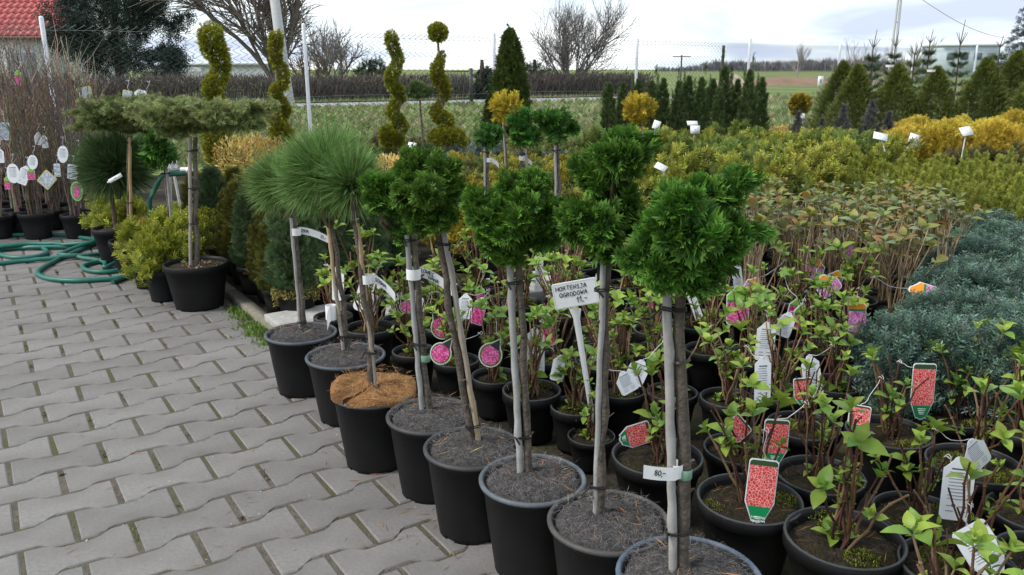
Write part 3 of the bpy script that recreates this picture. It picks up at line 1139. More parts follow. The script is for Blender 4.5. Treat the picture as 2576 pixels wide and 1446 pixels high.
def front_tree(spec):
    (label, cx, cy, w, hp, base, top, stem_r, stake, matkind, crownf, rimcol, extra) = spec
    stem_r *= .6
    if stake: stake = (stake[0] * .72, stake[1] * .6, stake[2], stake[3])
    t, r, Y = tree_frame('grafted_tree', label, 'potted tree', cx, cy, w, hp)
    loc = np.array(t.location)
    pb = MB(); pot_mesh(pb, r - .006, hp, .78, .003, .016, 36); pot = pb.build('pot', M['plastic'], t)
    rb = MB()
    a = np.linspace(0, 2 * pi, 41)
    rb.tube(np.stack([(r - .003) * np.cos(a), (r - .003) * np.sin(a), hp + 0 * a], -1), .0055, rimcol, 7, caps=False)
    rb.build('rim', M['rim'], pot)
    mb = MB()
    if matkind == 'felt':
        disc_mesh(mb, r - .012, hp - .008, (.085, .08, .078), .005, .028, 9, 34)
        mt = mb.build('felt_mat', M['felt'], t)
        fb = MB()
        litter(fb, (r - .014) * .98, hp + .002, 2600, [(.15, .14, .135), (.11, .1, .095), (.2, .185, .18), (.075, .065, .06)], (.008, .024), .02)
        k = 0
        fb.build('felt_fibres', M['fibre'], mt)['kind'] = 'stuff'
        fb = MB()
        litter(fb, r * .8, hp + .018, 26, [(.4, .17, .05), (.3, .13, .05), (.32, .25, .1)], (.02, .05), .01)
        fb.build('fallen_needles', M['twig'], mt)['kind'] = 'stuff'
    else:
        # coir disc, slit towards the front and lifted at one side
        N_, K = 30, 7
        v = []
        for i in range(K + 1):
            for k in range(N_ + 1):
                q = k / N_
                a_ = radians(-118) + q * radians(354)
                rr = r * (.12 + .9 * i / K)
                z = hp - .002 + .02 * (1 - i / K) + (.02 if q > .5 else .012) * (i / K) + .008 * sin(3 * a_) + random.uniform(-.003, .003)
                v.append((rr * cos(a_), rr * sin(a_), z))
        top_ = np.array(v); bot = top_ - [0, 0, .014]
        f = []
        for i in range(K):
            for k in range(N_):
                f.append((i * (N_ + 1) + k, (i + 1) * (N_ + 1) + k, (i + 1) * (N_ + 1) + k + 1, i * (N_ + 1) + k + 1))
        nn = len(top_)
        edge = [K * (N_ + 1) + k for k in range(N_ + 1)]
        ed = [(edge[k], edge[k] + nn, edge[k + 1] + nn, edge[k + 1]) for k in range(N_)]
        for k in (0, N_):
            ed += [(i * (N_ + 1) + k, i * (N_ + 1) + k + nn, (i + 1) * (N_ + 1) + k + nn, (i + 1) * (N_ + 1) + k) for i in range(K)]
        mb.add(np.vstack([top_, bot]), f + ed, (.27, .14, .06))
        mt = mb.build('coir_mat', M['coir'], t)
        fb = MB(); litter(fb, r * .95, hp + .02, 900, [(.4, .22, .09), (.25, .13, .06), (.5, .3, .14)], (.012, .03), .02)
        fb.build('coir_fibres', M['fibre'], mt)['kind'] = 'stuff'
        sb = MB(); disc_mesh(sb, r - .012, hp - .03, (.03, .025, .02)); sb.build('soil', M['soil'], t)
    # stem
    b = at_y(base[0], base[1], Y + .0); b[2] = hp - .01
    b = np.array([b[0], Y, hp - .01]) - loc
    e = at_y(top[0], top[1], Y) - loc
    mb = MB()
    line = bend_line(b, e + (e - b) * .12, 11, .0025)
    rad = stem_r * (1.12 - .2 * np.linspace(0, 1, 11)) * (1 + .05 * rng.normal(size=11))
    mb.tube(line, rad, (.1, .082, .066), 9)
    for _ in range(7):
        i = random.randint(1, 8); a_ = random.uniform(0, 2 * pi)
        q = line[i] + np.array([cos(a_), sin(a_), 0]) * stem_r * .95
        mb.tube([q, q + np.array([cos(a_), sin(a_), .6]) * .008], [.004, .002], (.1, .085, .07), 5)
    mb.build('stem', M['bark'], t)
    if stake is not None:
        off, sr, col, colr = stake
        mb = MB()
        n = 18
        o3 = np.array([off, -stem_r * .35, 0])
        ln = bend_line(b + o3, e + o3 * .9, n, .0008)
        rr = np.full(n, sr)
        for k in (4, 9, 14): rr[k] = sr * 1.18
        mb.tube(ln, rr, col, 9, col2=colr)
        mb.build('stake', M['bamboo'], t)
        def cf(s_):
            return b + (e - b) * s_ + o3 * .5
        ties(t, cf, extra.get('ties', (.08, .5, .95)), stem_r + sr * .6)
    crownf(t, Y)
    return t, Y, b, e, loc


M['coir'] = mat('coir', 1.0, nscale=45, namt=.55, bump=1.0, bscale=160, dark=(.1, .05, .025), dscale=9, dlo=.5, dhi=.7, spec=.05)


def hin(pix, dens=1.0, size=.023, extra=None):
    def f(t, Y):
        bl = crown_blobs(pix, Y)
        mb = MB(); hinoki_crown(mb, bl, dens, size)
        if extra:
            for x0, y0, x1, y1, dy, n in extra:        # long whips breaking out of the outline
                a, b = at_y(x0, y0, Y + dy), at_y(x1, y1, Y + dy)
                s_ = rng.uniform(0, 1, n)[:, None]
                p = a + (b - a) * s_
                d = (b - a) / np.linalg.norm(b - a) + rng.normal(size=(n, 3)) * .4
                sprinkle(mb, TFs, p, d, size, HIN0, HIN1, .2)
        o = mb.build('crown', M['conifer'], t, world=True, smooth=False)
        bb = MB()                                        # limbs inside the crown
        c0 = np.array([bl[:, 0].mean(), bl[:, 1].mean(), bl[:, 2].min() - bl[0, 3] * .2])
        for q in bl:
            bb.tube(bend_line(c0, q[:3] * .85 + c0 * .15, 5, .004), np.linspace(.007, .002, 5), (.09, .06, .04), 5)
        bb.build('branch', M['bark'], t, world=True)
    return f


def pine(pix, nsh, ln, c0=(.045, .11, .026), c1=(.19, .31, .09), nper=300):
    def f(t, Y):
        bl = crown_blobs(pix, Y)
        mb, bb = MB(), MB()
        cen = bl[0, :3]; R = bl[0, 3]
        base = cen - UP * R * .9
        for k in range(nsh):
            g = (k + .5) / nsh
            th = pi * (1 + 5 ** .5) * k
            zz = 1 - 1.5 * g
            d = np.array([math.sqrt(max(0, 1 - zz * zz)) * cos(th), math.sqrt(max(0, 1 - zz * zz)) * sin(th), zz])
            tip = cen + d * R * random.uniform(.34, .56)
            bb.tube(bend_line(base, tip, 5, .003), np.linspace(.008, .004, 5), (.12, .08, .05), 5)
            ax = unit(d + UP * .15)
            m_ = nper
            s_ = rng.uniform(0, 1, m_)
            pos = tip[None] - ax[None] * (s_[:, None] * .06)
            nd = ax[None] * rng.uniform(.25, 1.1, (m_, 1)) + rdirs(m_) * .72
            nd = unit(nd); nd[:, 2] -= .06
            L_ = ln * rng.uniform(.75, 1.1, m_)
            mid = .5
            R_ = frames(nd)
            T = pack([kite((0, 0, 0), (0, 1, .0), .024, mid=.35)])
            mb.tile(T, R_, pos, L_, vary(c0, m_, .3), vary(c1, m_, .3))
            ub = MB(); ub.tube([tip - ax * .004, tip + ax * .014, tip + ax * .024], [.004, .0035, .001], (.3, .2, .12), 5); ub.build('bud', M['bark'], t, world=True)
        mb.build('needles', M['conifer'], t, world=True, smooth=False)
        bb.build('branch', M['bark'], t, world=True)
    return f


GREY, TAN = (.26, .25, .235), (.36, .25, .12)
RIM = (.075, .085, .1); RIMB = (.1, .115, .13); RIMD = (.05, .05, .05)
ROWS = [
    # label, rim cx, cy, w, hp, stem base px, stem top px, r, stake(off, r, colour, colour top), mat, crown, rim, extra
    ('grafted pine with paper band on its stem, last pot of the felt-topped row', 757, 838, 176, .2, (765, 815), (740, 548), .012, (-.016, .009, GREY, (.34, .33, .31)), 'felt',
     pine([(715, 468, 98, .05)], 18, .11), RIM, {'ties': (.12,)}),
    ('grafted pine with the biggest needle ball, double grey stem in a felt-topped pot', 869, 895, 196, .2, (878, 885), (835, 560), .012, (-.02, .010, GREY, (.4, .28, .14)), 'felt',
     pine([(822, 446, 148, -.14)], 34, .112, nper=330), RIM, {'ties': (.17, .99)}),
    ('grafted pine standing in the pot topped with a brown coir mat', 940, 985, 210, .205, (940, 945), (893, 548), .014, (.008, .009, GREY, TAN), 'coir',
     pine([(884, 464, 84, .06)], 14, .105, nper=260), RIM, {'ties': (.25, .98)}),
    ('grafted cypress with handwritten paper band, small crown tucked behind a larger one', 1086, 1045, 226, .205, (1080, 1018), (1040, 590), .013, (-.024, .0105, (.3, .3, .295), (.27, .27, .26)), 'felt',
     hin([(1000, 530, 62, .05), (960, 478, 44, .0), (945, 510, 30, -.02), (1010, 470, 45, .03), (1020, 580, 36, .03), (940, 455, 22, 0)]), RIMD, {'ties': (.42, .97)}),
    ('grafted cypress with shaggy round crown between two pots, tan bamboo at its foot', 1188, 1125, 243, .205, (1190, 1105), (1098, 572), .013, (.024, .0105, (.34, .25, .14), (.27, .27, .27)), 'felt',
     hin([(1078, 488, 74, 0), (1030, 440, 40, .02), (1112, 432, 42, .02), (1138, 492, 38, 0), (1012, 500, 36, -.02), (1050, 548, 44, -.02), (1110, 545, 46, -.02), (1075, 405, 28, .03), (1035, 405, 22, .02), (1075, 480, 60, -.07), (1090, 480, 70, .08)]), RIMD, {'ties': (.12, .93)}),
    ('grafted cypress with wide lumpy crown, grey bamboo and knotted ties on its stem', 1339, 1205, 266, .205, (1332, 1185), (1303, 650), .0125, (-.026, .012, (.33, .33, .31), (.28, .28, .28)), 'felt',
     hin([(1295, 558, 84, 0), (1213, 512, 44, 0), (1238, 600, 50, -.02), (1335, 492, 52, .02), (1388, 535, 42, 0), (1295, 482, 42, .03), (1372, 592, 44, -.02), (1280, 632, 42, -.02), (1222, 560, 45, -.04), (1300, 560, 76, -.06), (1290, 545, 84, .07), (1340, 455, 20, .02)],
         extra=[(1380, 500, 1430, 520, 0, 14), (1270, 470, 1265, 440, 0, 10)]), RIMB, {'ties': (.22, .9)}),
    ('two-tiered grafted cypress with curving brown stem beside the price sign', 1530, 1310, 304, .205, (1508, 1275), (1528, 655), .0145, (-.012, .009, (.3, .3, .29), (.28, .28, .28)), 'felt',
     hin([(1520, 562, 82, 0), (1463, 535, 42, -.02), (1578, 522, 55, 0), (1510, 622, 40, -.02), (1450, 580, 34, .02), (1525, 565, 76, .06), (1520, 560, 62, -.05), (1600, 570, 38, .02),
          (1548, 402, 70, .02), (1508, 442, 48, 0), (1592, 402, 38, .02), (1568, 352, 38, .02), (1502, 402, 42, .03), (1545, 405, 60, -.04), (1555, 400, 62, .07), (1540, 480, 45, .02)],
         extra=[(1590, 370, 1632, 345, .02, 16), (1600, 395, 1640, 372, 0, 12), (1440, 560, 1415, 545, 0, 8), (1470, 430, 1450, 412, 0, 8)]), (.07, .065, .06), {'ties': (.16, .9)}),
    ('grafted cypress with the largest dense crown and a paper price slip on its bamboo', 1733, 1450, 362, .205, (1727, 1408), (1708, 745), .0165, (-.03, .0125, (.33, .32, .3), (.29, .285, .28)), 'felt',
     hin([(1742, 582, 118, 0), (1688, 505, 64, .02), (1790, 492, 66, .01), (1848, 475, 46, .02), (1655, 592, 60, -.02), (1618, 655, 42, -.03), (1700, 682, 60, -.02), (1792, 655, 70, 0), (1852, 590, 56, 0), (1762, 712, 38, -.02), (1740, 580, 108, -.08), (1745, 575, 112, .09), (1655, 690, 32, -.04)], 1.0, .024,
         extra=[(1850, 575, 1925, 585, 0, 22), (1850, 460, 1895, 452, .02, 16), (1600, 650, 1560, 640, -.03, 12), (1830, 440, 1870, 435, .02, 10)]), (.09, .12, .16), {'ties': (.19, .96)}),
]
FR = [front_tree(s) for s in ROWS]


def fr_band(i, px, py, w, dirx, length, width, droop, text, ts, rr=.03):
    t, Y, b, e, loc = FR[i]
    p = at_y(px, py, Y) - loc
    paper_band(t, p, rr, (dirx, -.18, 0), length, width, droop, text, ts)


fr_band(0, 745, 582, 0, 1, .105, .024, .03, [('SOSNA', .02, -.004), ('25,-', .7, -.006)], .010, .015)
fr_band(1, 832, 785, 0, -1, .012, .045, .03, None, 0, .016)
fr_band(2, 922, 702, 0, 1, .07, .024, .05, [('SOSNA', .25, -.004)], .009, .013)
fr_band(3, 1040, 688, 0, 1, .095, .026, .05, [('JALOWIEC', .0, .001), ("'NANA'", .3, -.011)], .0095, .018)
fr_band(7, 1699, 1180, 0, -1, .062, .024, -.01, [('80,-', .3, -.004)], .010, .0125)
# green graft tape on two stems
for i, (px, py) in ((3, (1070, 900)), (7, (1722, 1190))):
    t, Y, b, e, loc = FR[i]
    p = at_y(px, py, Y) - loc
    mb = MB(); mb.lathe([(.011, -.009), (.0125, -.006), (.0125, .006), (.011, .009)], (.16, .28, .2), 14, p[0], p[1])
    for v in mb.v: v[:, 2] += p[2]
    mb.build('graft_tape', M['paint'], t)
# mossy lump at the edge of the nearest pot
t, Y, b, e, loc = FR[7]
mb = MB()
c = at_y(1605, 1412, Y - .10); bl = np.array([(c[0], c[1], .2, .035), (c[0] + .02, c[1] - .02, .19, .03), (c[0] - .02, c[1] - .01, .185, .03), (c[0] + .01, c[1] - .03, .175, .026)])
p, nr = blob_surface(bl, 1500)
mb.tile(TK, frames(nr + rdirs(len(p)) * .7), p, rng.uniform(.004, .010, len(p)), vary((.075, .1, .02), len(p), .4))
p, nr = blob_surface(bl * [1, 1, 1, .85], 500)
mb.tile(TK, frames(rdirs(len(p))), p, .014, vary((.03, .025, .015), len(p), .3))
mb.build('moss_lump', M['moss'], t, world=True)

# ------------------------------------------------------------------ hydrangeas
def leaf_mesh(v, c0, c1):
    """ovate leaf, folded on its midrib, length 1 along +y"""
    r = random.Random(v)
    n = 6
    prof = [.06, .62, .88, .82, .52, .03]
    V, F, Cc = [], [], []
    cup = r.uniform(.12, .35)
    for i in range(n):
        y = i / (n - 1)
        w = prof[i] * .34
        z = .25 * y * (1 - y) * r.uniform(.6, 1.2) - .22 * y * y
        V += [(-w, y, z + w * cup * 1.3 + r.uniform(-.015, .015)), (0, y, z), (w, y, z + w * cup * 1.3 + r.uniform(-.015, .015))]
        k = r.uniform(.85, 1.1)
        for q in range(3):
            f = y * .6
            Cc.append([(c0[m] * (1 - f) + c1[m] * f) * k * (1.12 if q == 1 else 1) for m in range(3)])
    for i in range(n - 1):
        for k in range(2):
            F.append((i * 3 + k, i * 3 + k + 1, i * 3 + k + 4, i * 3 + k + 3))
    return np.array(V), np.array(F), np.array(Cc)


LIME = [leaf_mesh(k, (.17, .27, .035), (.34, .43, .06)) for k in range(3)] + [leaf_mesh(k + 9, (.11, .22, .035), (.21, .34, .05)) for k in range(2)]
LEAF_ME = []
for V_, F_, C_ in LIME:
    b = MB(); b.add(V_, F_, C_); LEAF_ME.append(b.build('leaf', M['leaf'], link=False))


def stem_line(r, base, h, lean):
    n = 6
    a = r.uniform(0, 2 * pi)
    pts = [np.array(base)]
    for i in range(1, n):
        s_ = i / (n - 1)
        pts.append(np.array(base) + np.array([cos(a) * lean * s_ ** 1.3 + r.uniform(-.006, .006), sin(a) * lean * s_ ** 1.3 + r.uniform(-.006, .006), h * s_]))
    return np.array(pts)


STEMTIPS = {}


def hydrangea_proto(seed, r, h, near, stems=9, sh=.26, leafy=1.0, mossn=2):
    q = random.Random(seed)
    t = thing('potted_hydrangea', 'x', 'potted plant')
    pb = MB(); pot_mesh(pb, r, h, .76, .004, .03, 30 if near else 22); pot = pb.build('pot', M['plastic'], t)
    rb = MB(); a = np.linspace(0, 2 * pi, 37 if near else 25)
    rb.tube(np.stack([(r + .001) * np.cos(a), (r + .001) * np.sin(a), h + 0 * a], -1), .0035, (.045, .048, .05), 5, caps=False); rb.build('rim', M['rim'], pot)
    mb = MB(); disc_mesh(mb, r - .008, h - .022, (.035, .028, .02), .006, .008); soil = mb.build('soil', M['soil'], t)
    mb = MB(); litter(mb, r * .9, h - .018, 60 if near else 18, [(.2, .1, .045), (.28, .14, .06), (.1, .07, .04)], (.015, .04), .012); mb.build('fallen_needles', M['twig'], soil)['kind'] = 'stuff'
    if mossn:
        mb = MB(); moss_mesh(mb, r * .95, h - .016, mossn, dens=1.0 if near else .45); mb.build('moss', M['moss'], t)['kind'] = 'stuff'
    sm = MB(); lm = MB()
    tips = []
    shoots = []
    for k in range(stems):
        a = q.uniform(0, 2 * pi); br = r * .3 * q.random()
        ln = stem_line(q, (br * cos(a), br * sin(a), h - .02), sh * q.uniform(.45, 1.1), q.uniform(.01, r * 1.0))
        rd_ = np.linspace(.0036, .0022, 6) * q.uniform(.8, 1.15)
        col = q.choice([(.075, .03, .02), (.055, .025, .018), (.1, .05, .025), (.16, .1, .055)] + ([] if near else [(.2, .13, .08), (.24, .17, .1), (.14, .07, .04)]))
        c2 = tuple(x * 1.25 for x in col)
        b = MB() if near else sm
        b.tube(ln, rd_, col, 5, col2=c2)
        for i in (2, 3, 4):                                # bud nodes
            b.tube([ln[i] - UP * .003, ln[i], ln[i] + UP * .003], [.002, .0045, .002], c2, 5)
        if near: b.build('stem', M['twig'], t)
        tips.append(ln)
        if q.random() < .72 * leafy: shoots.append((ln[-1], ln[-1] - ln[-2], q.uniform(.6, 1.05)))
        if q.random() < .4 * leafy: shoots.append((ln[3], np.array([q.uniform(-1, 1), q.uniform(-1, 1), .9]), q.uniform(.4, .7)))
        if q.random() < .2 * leafy: shoots.append((ln[0] + [q.uniform(-.02, .02), q.uniform(-.02, .02), .012], np.array([q.uniform(-.4, .4), q.uniform(-.4, .4), 1]), q.uniform(.6, 1.0)))
    for p, d, s_ in shoots:
        d = unit(d)
        np_ = q.randint(2, 3)
        ph = q.uniform(0, pi)
        for lv in range(np_):
            up = .3 + .35 * lv
            for sgn in (0, pi):
                a = ph + lv * pi / 2 + sgn
                e1 = unit(np.cross(d, [0.3, .9, .1])); e2 = np.cross(d, e1)
                ld = unit((e1 * cos(a) + e2 * sin(a)) * (1.1 - up * .6) + d * up + UP * .15)
                x = unit(np.cross(ld, d + 1e-3)); z = np.cross(x, ld)
                L_ = s_ * (.055 - .012 * lv) * q.uniform(.65, 1.15)
                pos = p + d * .009 * lv
                i = q.randrange(len(LIME))
                if near:
                    o = obj('leaf', LEAF_ME[i], t)
                    m4 = Matrix([[x[0], ld[0], z[0], pos[0]], [x[1], ld[1], z[1], pos[1]], [x[2], ld[2], z[2], pos[2]], [0, 0, 0, 1]])
                    o.matrix_local = m4 @ Matrix.Diagonal((L_, L_, L_, 1))
                else:
                    V_, F_, C_ = LIME[i]
                    lm.add((V_ * L_) @ np.stack([x, ld, z], -1).T + pos, F_, C_)
    if not near:
        sm.build('stems', M['twig'], t)['kind'] = 'stuff'
        if lm.n: lm.build('leaves', M['leaf'], t)['kind'] = 'stuff'
    STEMTIPS[t.name] = tips
    t['seed'] = seed
    return t


near_p = Proto([hydrangea_proto(100 + k, .112, .16, True, 11 + k % 3, .23 + .02 * (k % 3), .85, 2 + k % 3) for k in range(5)])
mid_p = Proto([hydrangea_proto(200 + k, .085, .15, False, 18 + 2 * (k % 3), .23 + .02 * (k % 3), .62, 1 + k % 3) for k in range(7)])
bush_p = Proto([hydrangea_proto(300 + k, .085, .15, False, 30, .25, .5, 1) for k in range(3)])
tips_world = []
placed = []


def put_h(proto, loc, rz, sc, label, group=None, which=None):
    i = (proto.k if which is None else which) % len(proto.r)
    nm = proto.r[i].name
    o = proto.place(loc, rz, sc, label, group, which)
    for ln in STEMTIPS[nm]:
        for p in ln[2:]:
            tips_world.append((loc[0] + sc * (p[0] * cos(rz) - p[1] * sin(rz)), loc[1] + sc * (p[0] * sin(rz) + p[1] * cos(rz)), sc * p[2]))
    placed.append((loc[0], loc[1], .1 * sc))
    return o


NEARH = [  # rim centre, rim width in photo pixels, label
    (1885, 1253, 268, 'black pot of hydrangea with the readable red flower tag hanging over its rim'),
    (2123, 1350, 300, 'wide black pot of hydrangea standing between the readable red tag and the leaning white tag'),
    (2414, 1425, 300, 'black pot of hydrangea with a white text tag leaning among its low leaves'),
    (1653, 1145, 236, 'black pot of hydrangea between two cypress stems, red tag lying in its leaves'),
    (2063, 1194, 226, 'black pot of leafy hydrangea with tall dark stems behind the tufted one'),
    (2310, 1290, 232, 'black pot of hydrangea with sparse dark stems and broad fresh leaves'),
    (1865, 1128, 200, 'black pot of hydrangea with thin twigs behind the big red flower tag'),
    (2450, 1165, 236, 'black pot of hydrangea with moss, two white text tags against its stems'),
    (2235, 1085, 215, 'black pot of hydrangea with a thick carpet of moss and a half hidden red tag'),
    (2600, 1285, 230, 'black pot of mossy hydrangea cut by the picture edge'),
    (2570, 1070, 200, 'black pot of hydrangea beside the blue spruces with yellow-green buds'),
    (1487, 1095, 132, 'small black pot of dark soil with reddish bare twigs beside the price sign stake'),
    (2020, 1070, 190, 'black pot of hydrangea with white text tags tied to its stems'),
    (2395, 1040, 190, 'black pot of hydrangea with a red flower tag tied high on its stem'),
]
HG = 'hydrangeas in black pots'
for i, (cx, cy, w, lab) in enumerate(NEARH):
    c = on_z(cx, cy, .18)
    r_ = w / ppm(c[1], .18) / 2
    s_ = r_ / .116
    c = on_z(cx, cy, .16 * s_)
    put_h(near_p, (c[0], c[1], 0), 1.3 * i, s_, lab, HG)
MIDH = [(1450, 1020, 126), (1337, 981, 148), (1245, 945, 112), (930, 823, 124), (838, 795, 96), (1012, 803, 106), (1042, 882, 98), (1147, 905, 110), (1262, 850, 100), (1617, 785, 100), (1780, 877, 118), (1890, 895, 140),
        (2040, 875, 118), (2130, 832, 112), (1795, 790, 100), (1935, 812, 100), (1100, 822, 100), (1185, 800, 100), (1400, 900, 110), (1560, 980, 130), (1690, 985, 130), (1830, 1000, 140), (1960, 985, 140), (2100, 965, 140), (1520, 880, 110), (1640, 880, 112)]
MLABS = {200: 'small potted hydrangea with bare stems and opening lime shoots', 1: 'small potted hydrangea with moss covering its soil', 2: 'small potted hydrangea crowded with many thin bare twigs'}


def mlab(proto):
    i = proto.k % len(proto.r)
    return MLABS[2] if proto is bush_p else (MLABS[1] if i % 3 == 2 else MLABS[200])
for i, (cx, cy, w) in enumerate(MIDH):
    c = on_z(cx, cy, .14)
    s_ = min(max(w / ppm(c[1], .14) / 2 / .089, .85), 1.15)
    c = on_z(cx, cy, .15 * s_)
    if any(math.hypot(c[0] - a, c[1] - b) < .11 for a, b, _ in placed): continue
    PP = mid_p
    put_h(mid_p, (c[0], c[1], 0), 1.7 * i, s_, mlab(PP), HG)
# fill the block on its planting grid
for a in np.arange(.1, 3.6, .185):
    for b in np.arange(.36, 4.6, .185):
        p = S0 + U2 * a + V2 * b + np.array([random.uniform(-.02, .02), random.uniform(-.02, .02)])
        if (p - K0) @ U2 < .2 or p[1] < .9: continue
        bx = np.interp(p[1], [1.9, 2.35, 4.0], [9, 1.02, 2.15])
        if p[0] > bx - .06 or p[1] > 4.3 or (p[1] > 3.2 and PCX + p[0] * ppm(p[1], .3) > 1800): continue
        if any(math.hypot(p[0] - x, p[1] - y) < .17 + (.04 if r_ > .1 else 0) for x, y, r_ in placed): continue
        back = a > 1.5 and b < 1.0
        PP = bush_p if (a > 1.2 and b < 1.1) else mid_p
        put_h(PP, (p[0], p[1], 0), random.uniform(0, 6.28), random.uniform(.92, 1.06), mlab(PP), HG)

# ------------------------------------------------------------------ tags on the hydrangeas
def near_tip(p):
    best, bd = None, 9
    for q in tips_world:
        d = math.dist(p, q)
        if d < bd: best, bd = q, d
    return best, bd


def ptag(style, cx, cy, w, h, tilt=0, z=.27, label='', group=None, text=None, lean=None, yaw=None, Y=None):
    """cx, cy: middle of the card in photo pixels; its depth from the height z it hangs at"""
    mid = on_z(cx, cy, z) if Y is None else at_y(cx, cy, Y)
    k = ppm(mid[1], mid[2])
    W, Hh = w / k, h / k / .93
    lean = random.uniform(-.3, -.1) if lean is None else lean
    yaw = random.uniform(-.35, .35) if yaw is None else yaw
    Rm = (Matrix.Rotation(yaw, 4, 'Z') @ Matrix.Rotation(lean, 4, 'X') @ Matrix.Rotation(tilt, 4, 'Y')).to_3x3()
    dn = np.array(Rm @ Vector((0, 0, -1)))
    top = mid - dn * Hh / 2
    tip, d = near_tip(top + np.array([0, 0, .04]))
    st = tip if d < .17 else None
    return plant_tag(style, top, W, Hh, tilt, yaw, lean, label, group, st, text)


TG = 'plant tags in the hydrangea block'
ptag('red', 1913, 1235, 75, 150, .12, .22, 'red hydrangea picture tag with readable green foot, hanging over a pot rim', TG, text=[('Hortensja', -.1205, .0072), ('ogrodowa', -.1275, .0072)], lean=-.25, yaw=.0)
ptag('red', 1950, 1112, 66, 108, .1, .22, 'red hydrangea picture tag behind dark twigs, just above the readable one', TG, yaw=.1)
ptag('red', 2320, 985, 62, 135, .06, .24, 'red hydrangea picture tag hung on a long white string beside the blue spruces', TG, yaw=.1)
ptag('red', 2020, 985, 50, 66, -.05, .22, 'small red picture tag in front of a white text tag', TG)
ptag('red', 2160, 1052, 52, 62, .1, .2, 'red picture tag half covered by a broad leaf', TG)
ptag('red', 1850, 1082, 60, 62, .9, .19, 'red tag with green foot lying tilted among leaves', TG)
ptag('red', 1597, 1095, 58, 78, 1.3, .19, 'red tag lying sideways across a pot beside a cypress stem', TG)
WL = 'white text side of a plant tag among hydrangea stems'
for q in [(1918, 955, 42, 110, 0), (1925, 858, 48, 92, .1), (2042, 945, 50, 100, -.12), (2408, 1228, 78, 150, .1), (2455, 1140, 72, 82, -.5), (1745, 762, 22, 84, -.3), (1855, 700, 27, 72, -.15), (1345, 882, 50, 108, .05), (1405, 925, 36, 62, .3), (1603, 935, 50, 62, .4), (1170, 770, 34, 60, 0), (1355, 690, 20, 80, .1), (1575, 960, 50, 55, -.4), (1975, 815, 40, 60, .3)]:
    ptag('white', q[0], q[1], q[2], q[3], q[4], .24, WL, TG)
ptag('whitepoint', 2470, 1385, 96, 125, -.5, .22, 'large white text tag leaning back beside low lime leaves', TG, lean=-.5)
ptag('white', 928, 738, 66, 100, .3, .26, 'white tag with symbols behind the coir-topped pine', TG)
ptag('white', 850, 712, 32, 82, 0, .28, 'white text tag beside the slab path behind the twin pine stem', TG)
PLB = 'pink hydrangea picture tag with green header among the pots'
for q in [(1115, 880, 56, 74, .6), (1105, 812, 58, 80, -.5), (1238, 885, 62, 76, .5), (1018, 765, 34, 46, -.5)]:
    ptag('tear', q[0], q[1], q[2], q[3], q[4], .23, 'drop-shaped pink hydrangea tag edged in green', TG)
for q in [(1380, 828, 36, 76, -.2), (1205, 782, 32, 66, .2), (1208, 742, 22, 44, -.1), (1400, 688, 32, 50, 0), (1655, 748, 40, 56, .5), (1855, 768, 56, 92, 0), (2015, 795, 40, 60, 0), (1355, 660, 20, 30, 0), (2000, 775, 40, 46, .3)]:
    ptag('pink', q[0], q[1], q[2], q[3], q[4], .23, PLB, TG)
OLB = 'lilac hydrangea picture tag with orange header'
for q in [(2155, 790, 52, 84, .1), (2080, 715, 60, 52, -.6), (2048, 676, 48, 56, .2), (2135, 620, 30, 56, 0), (1893, 722, 46, 52, .6), (2260, 610, 26, 30, .3), (2100, 700, 40, 40, .4)]:
    ptag('orange', q[0], q[1], q[2], q[3], q[4], .22, OLB, TG)
ptag('orange', 2335, 742, 60, 95, -1.2, .26, 'lilac picture tag with orange header lying flat on a blue spruce', TG, lean=-.7)

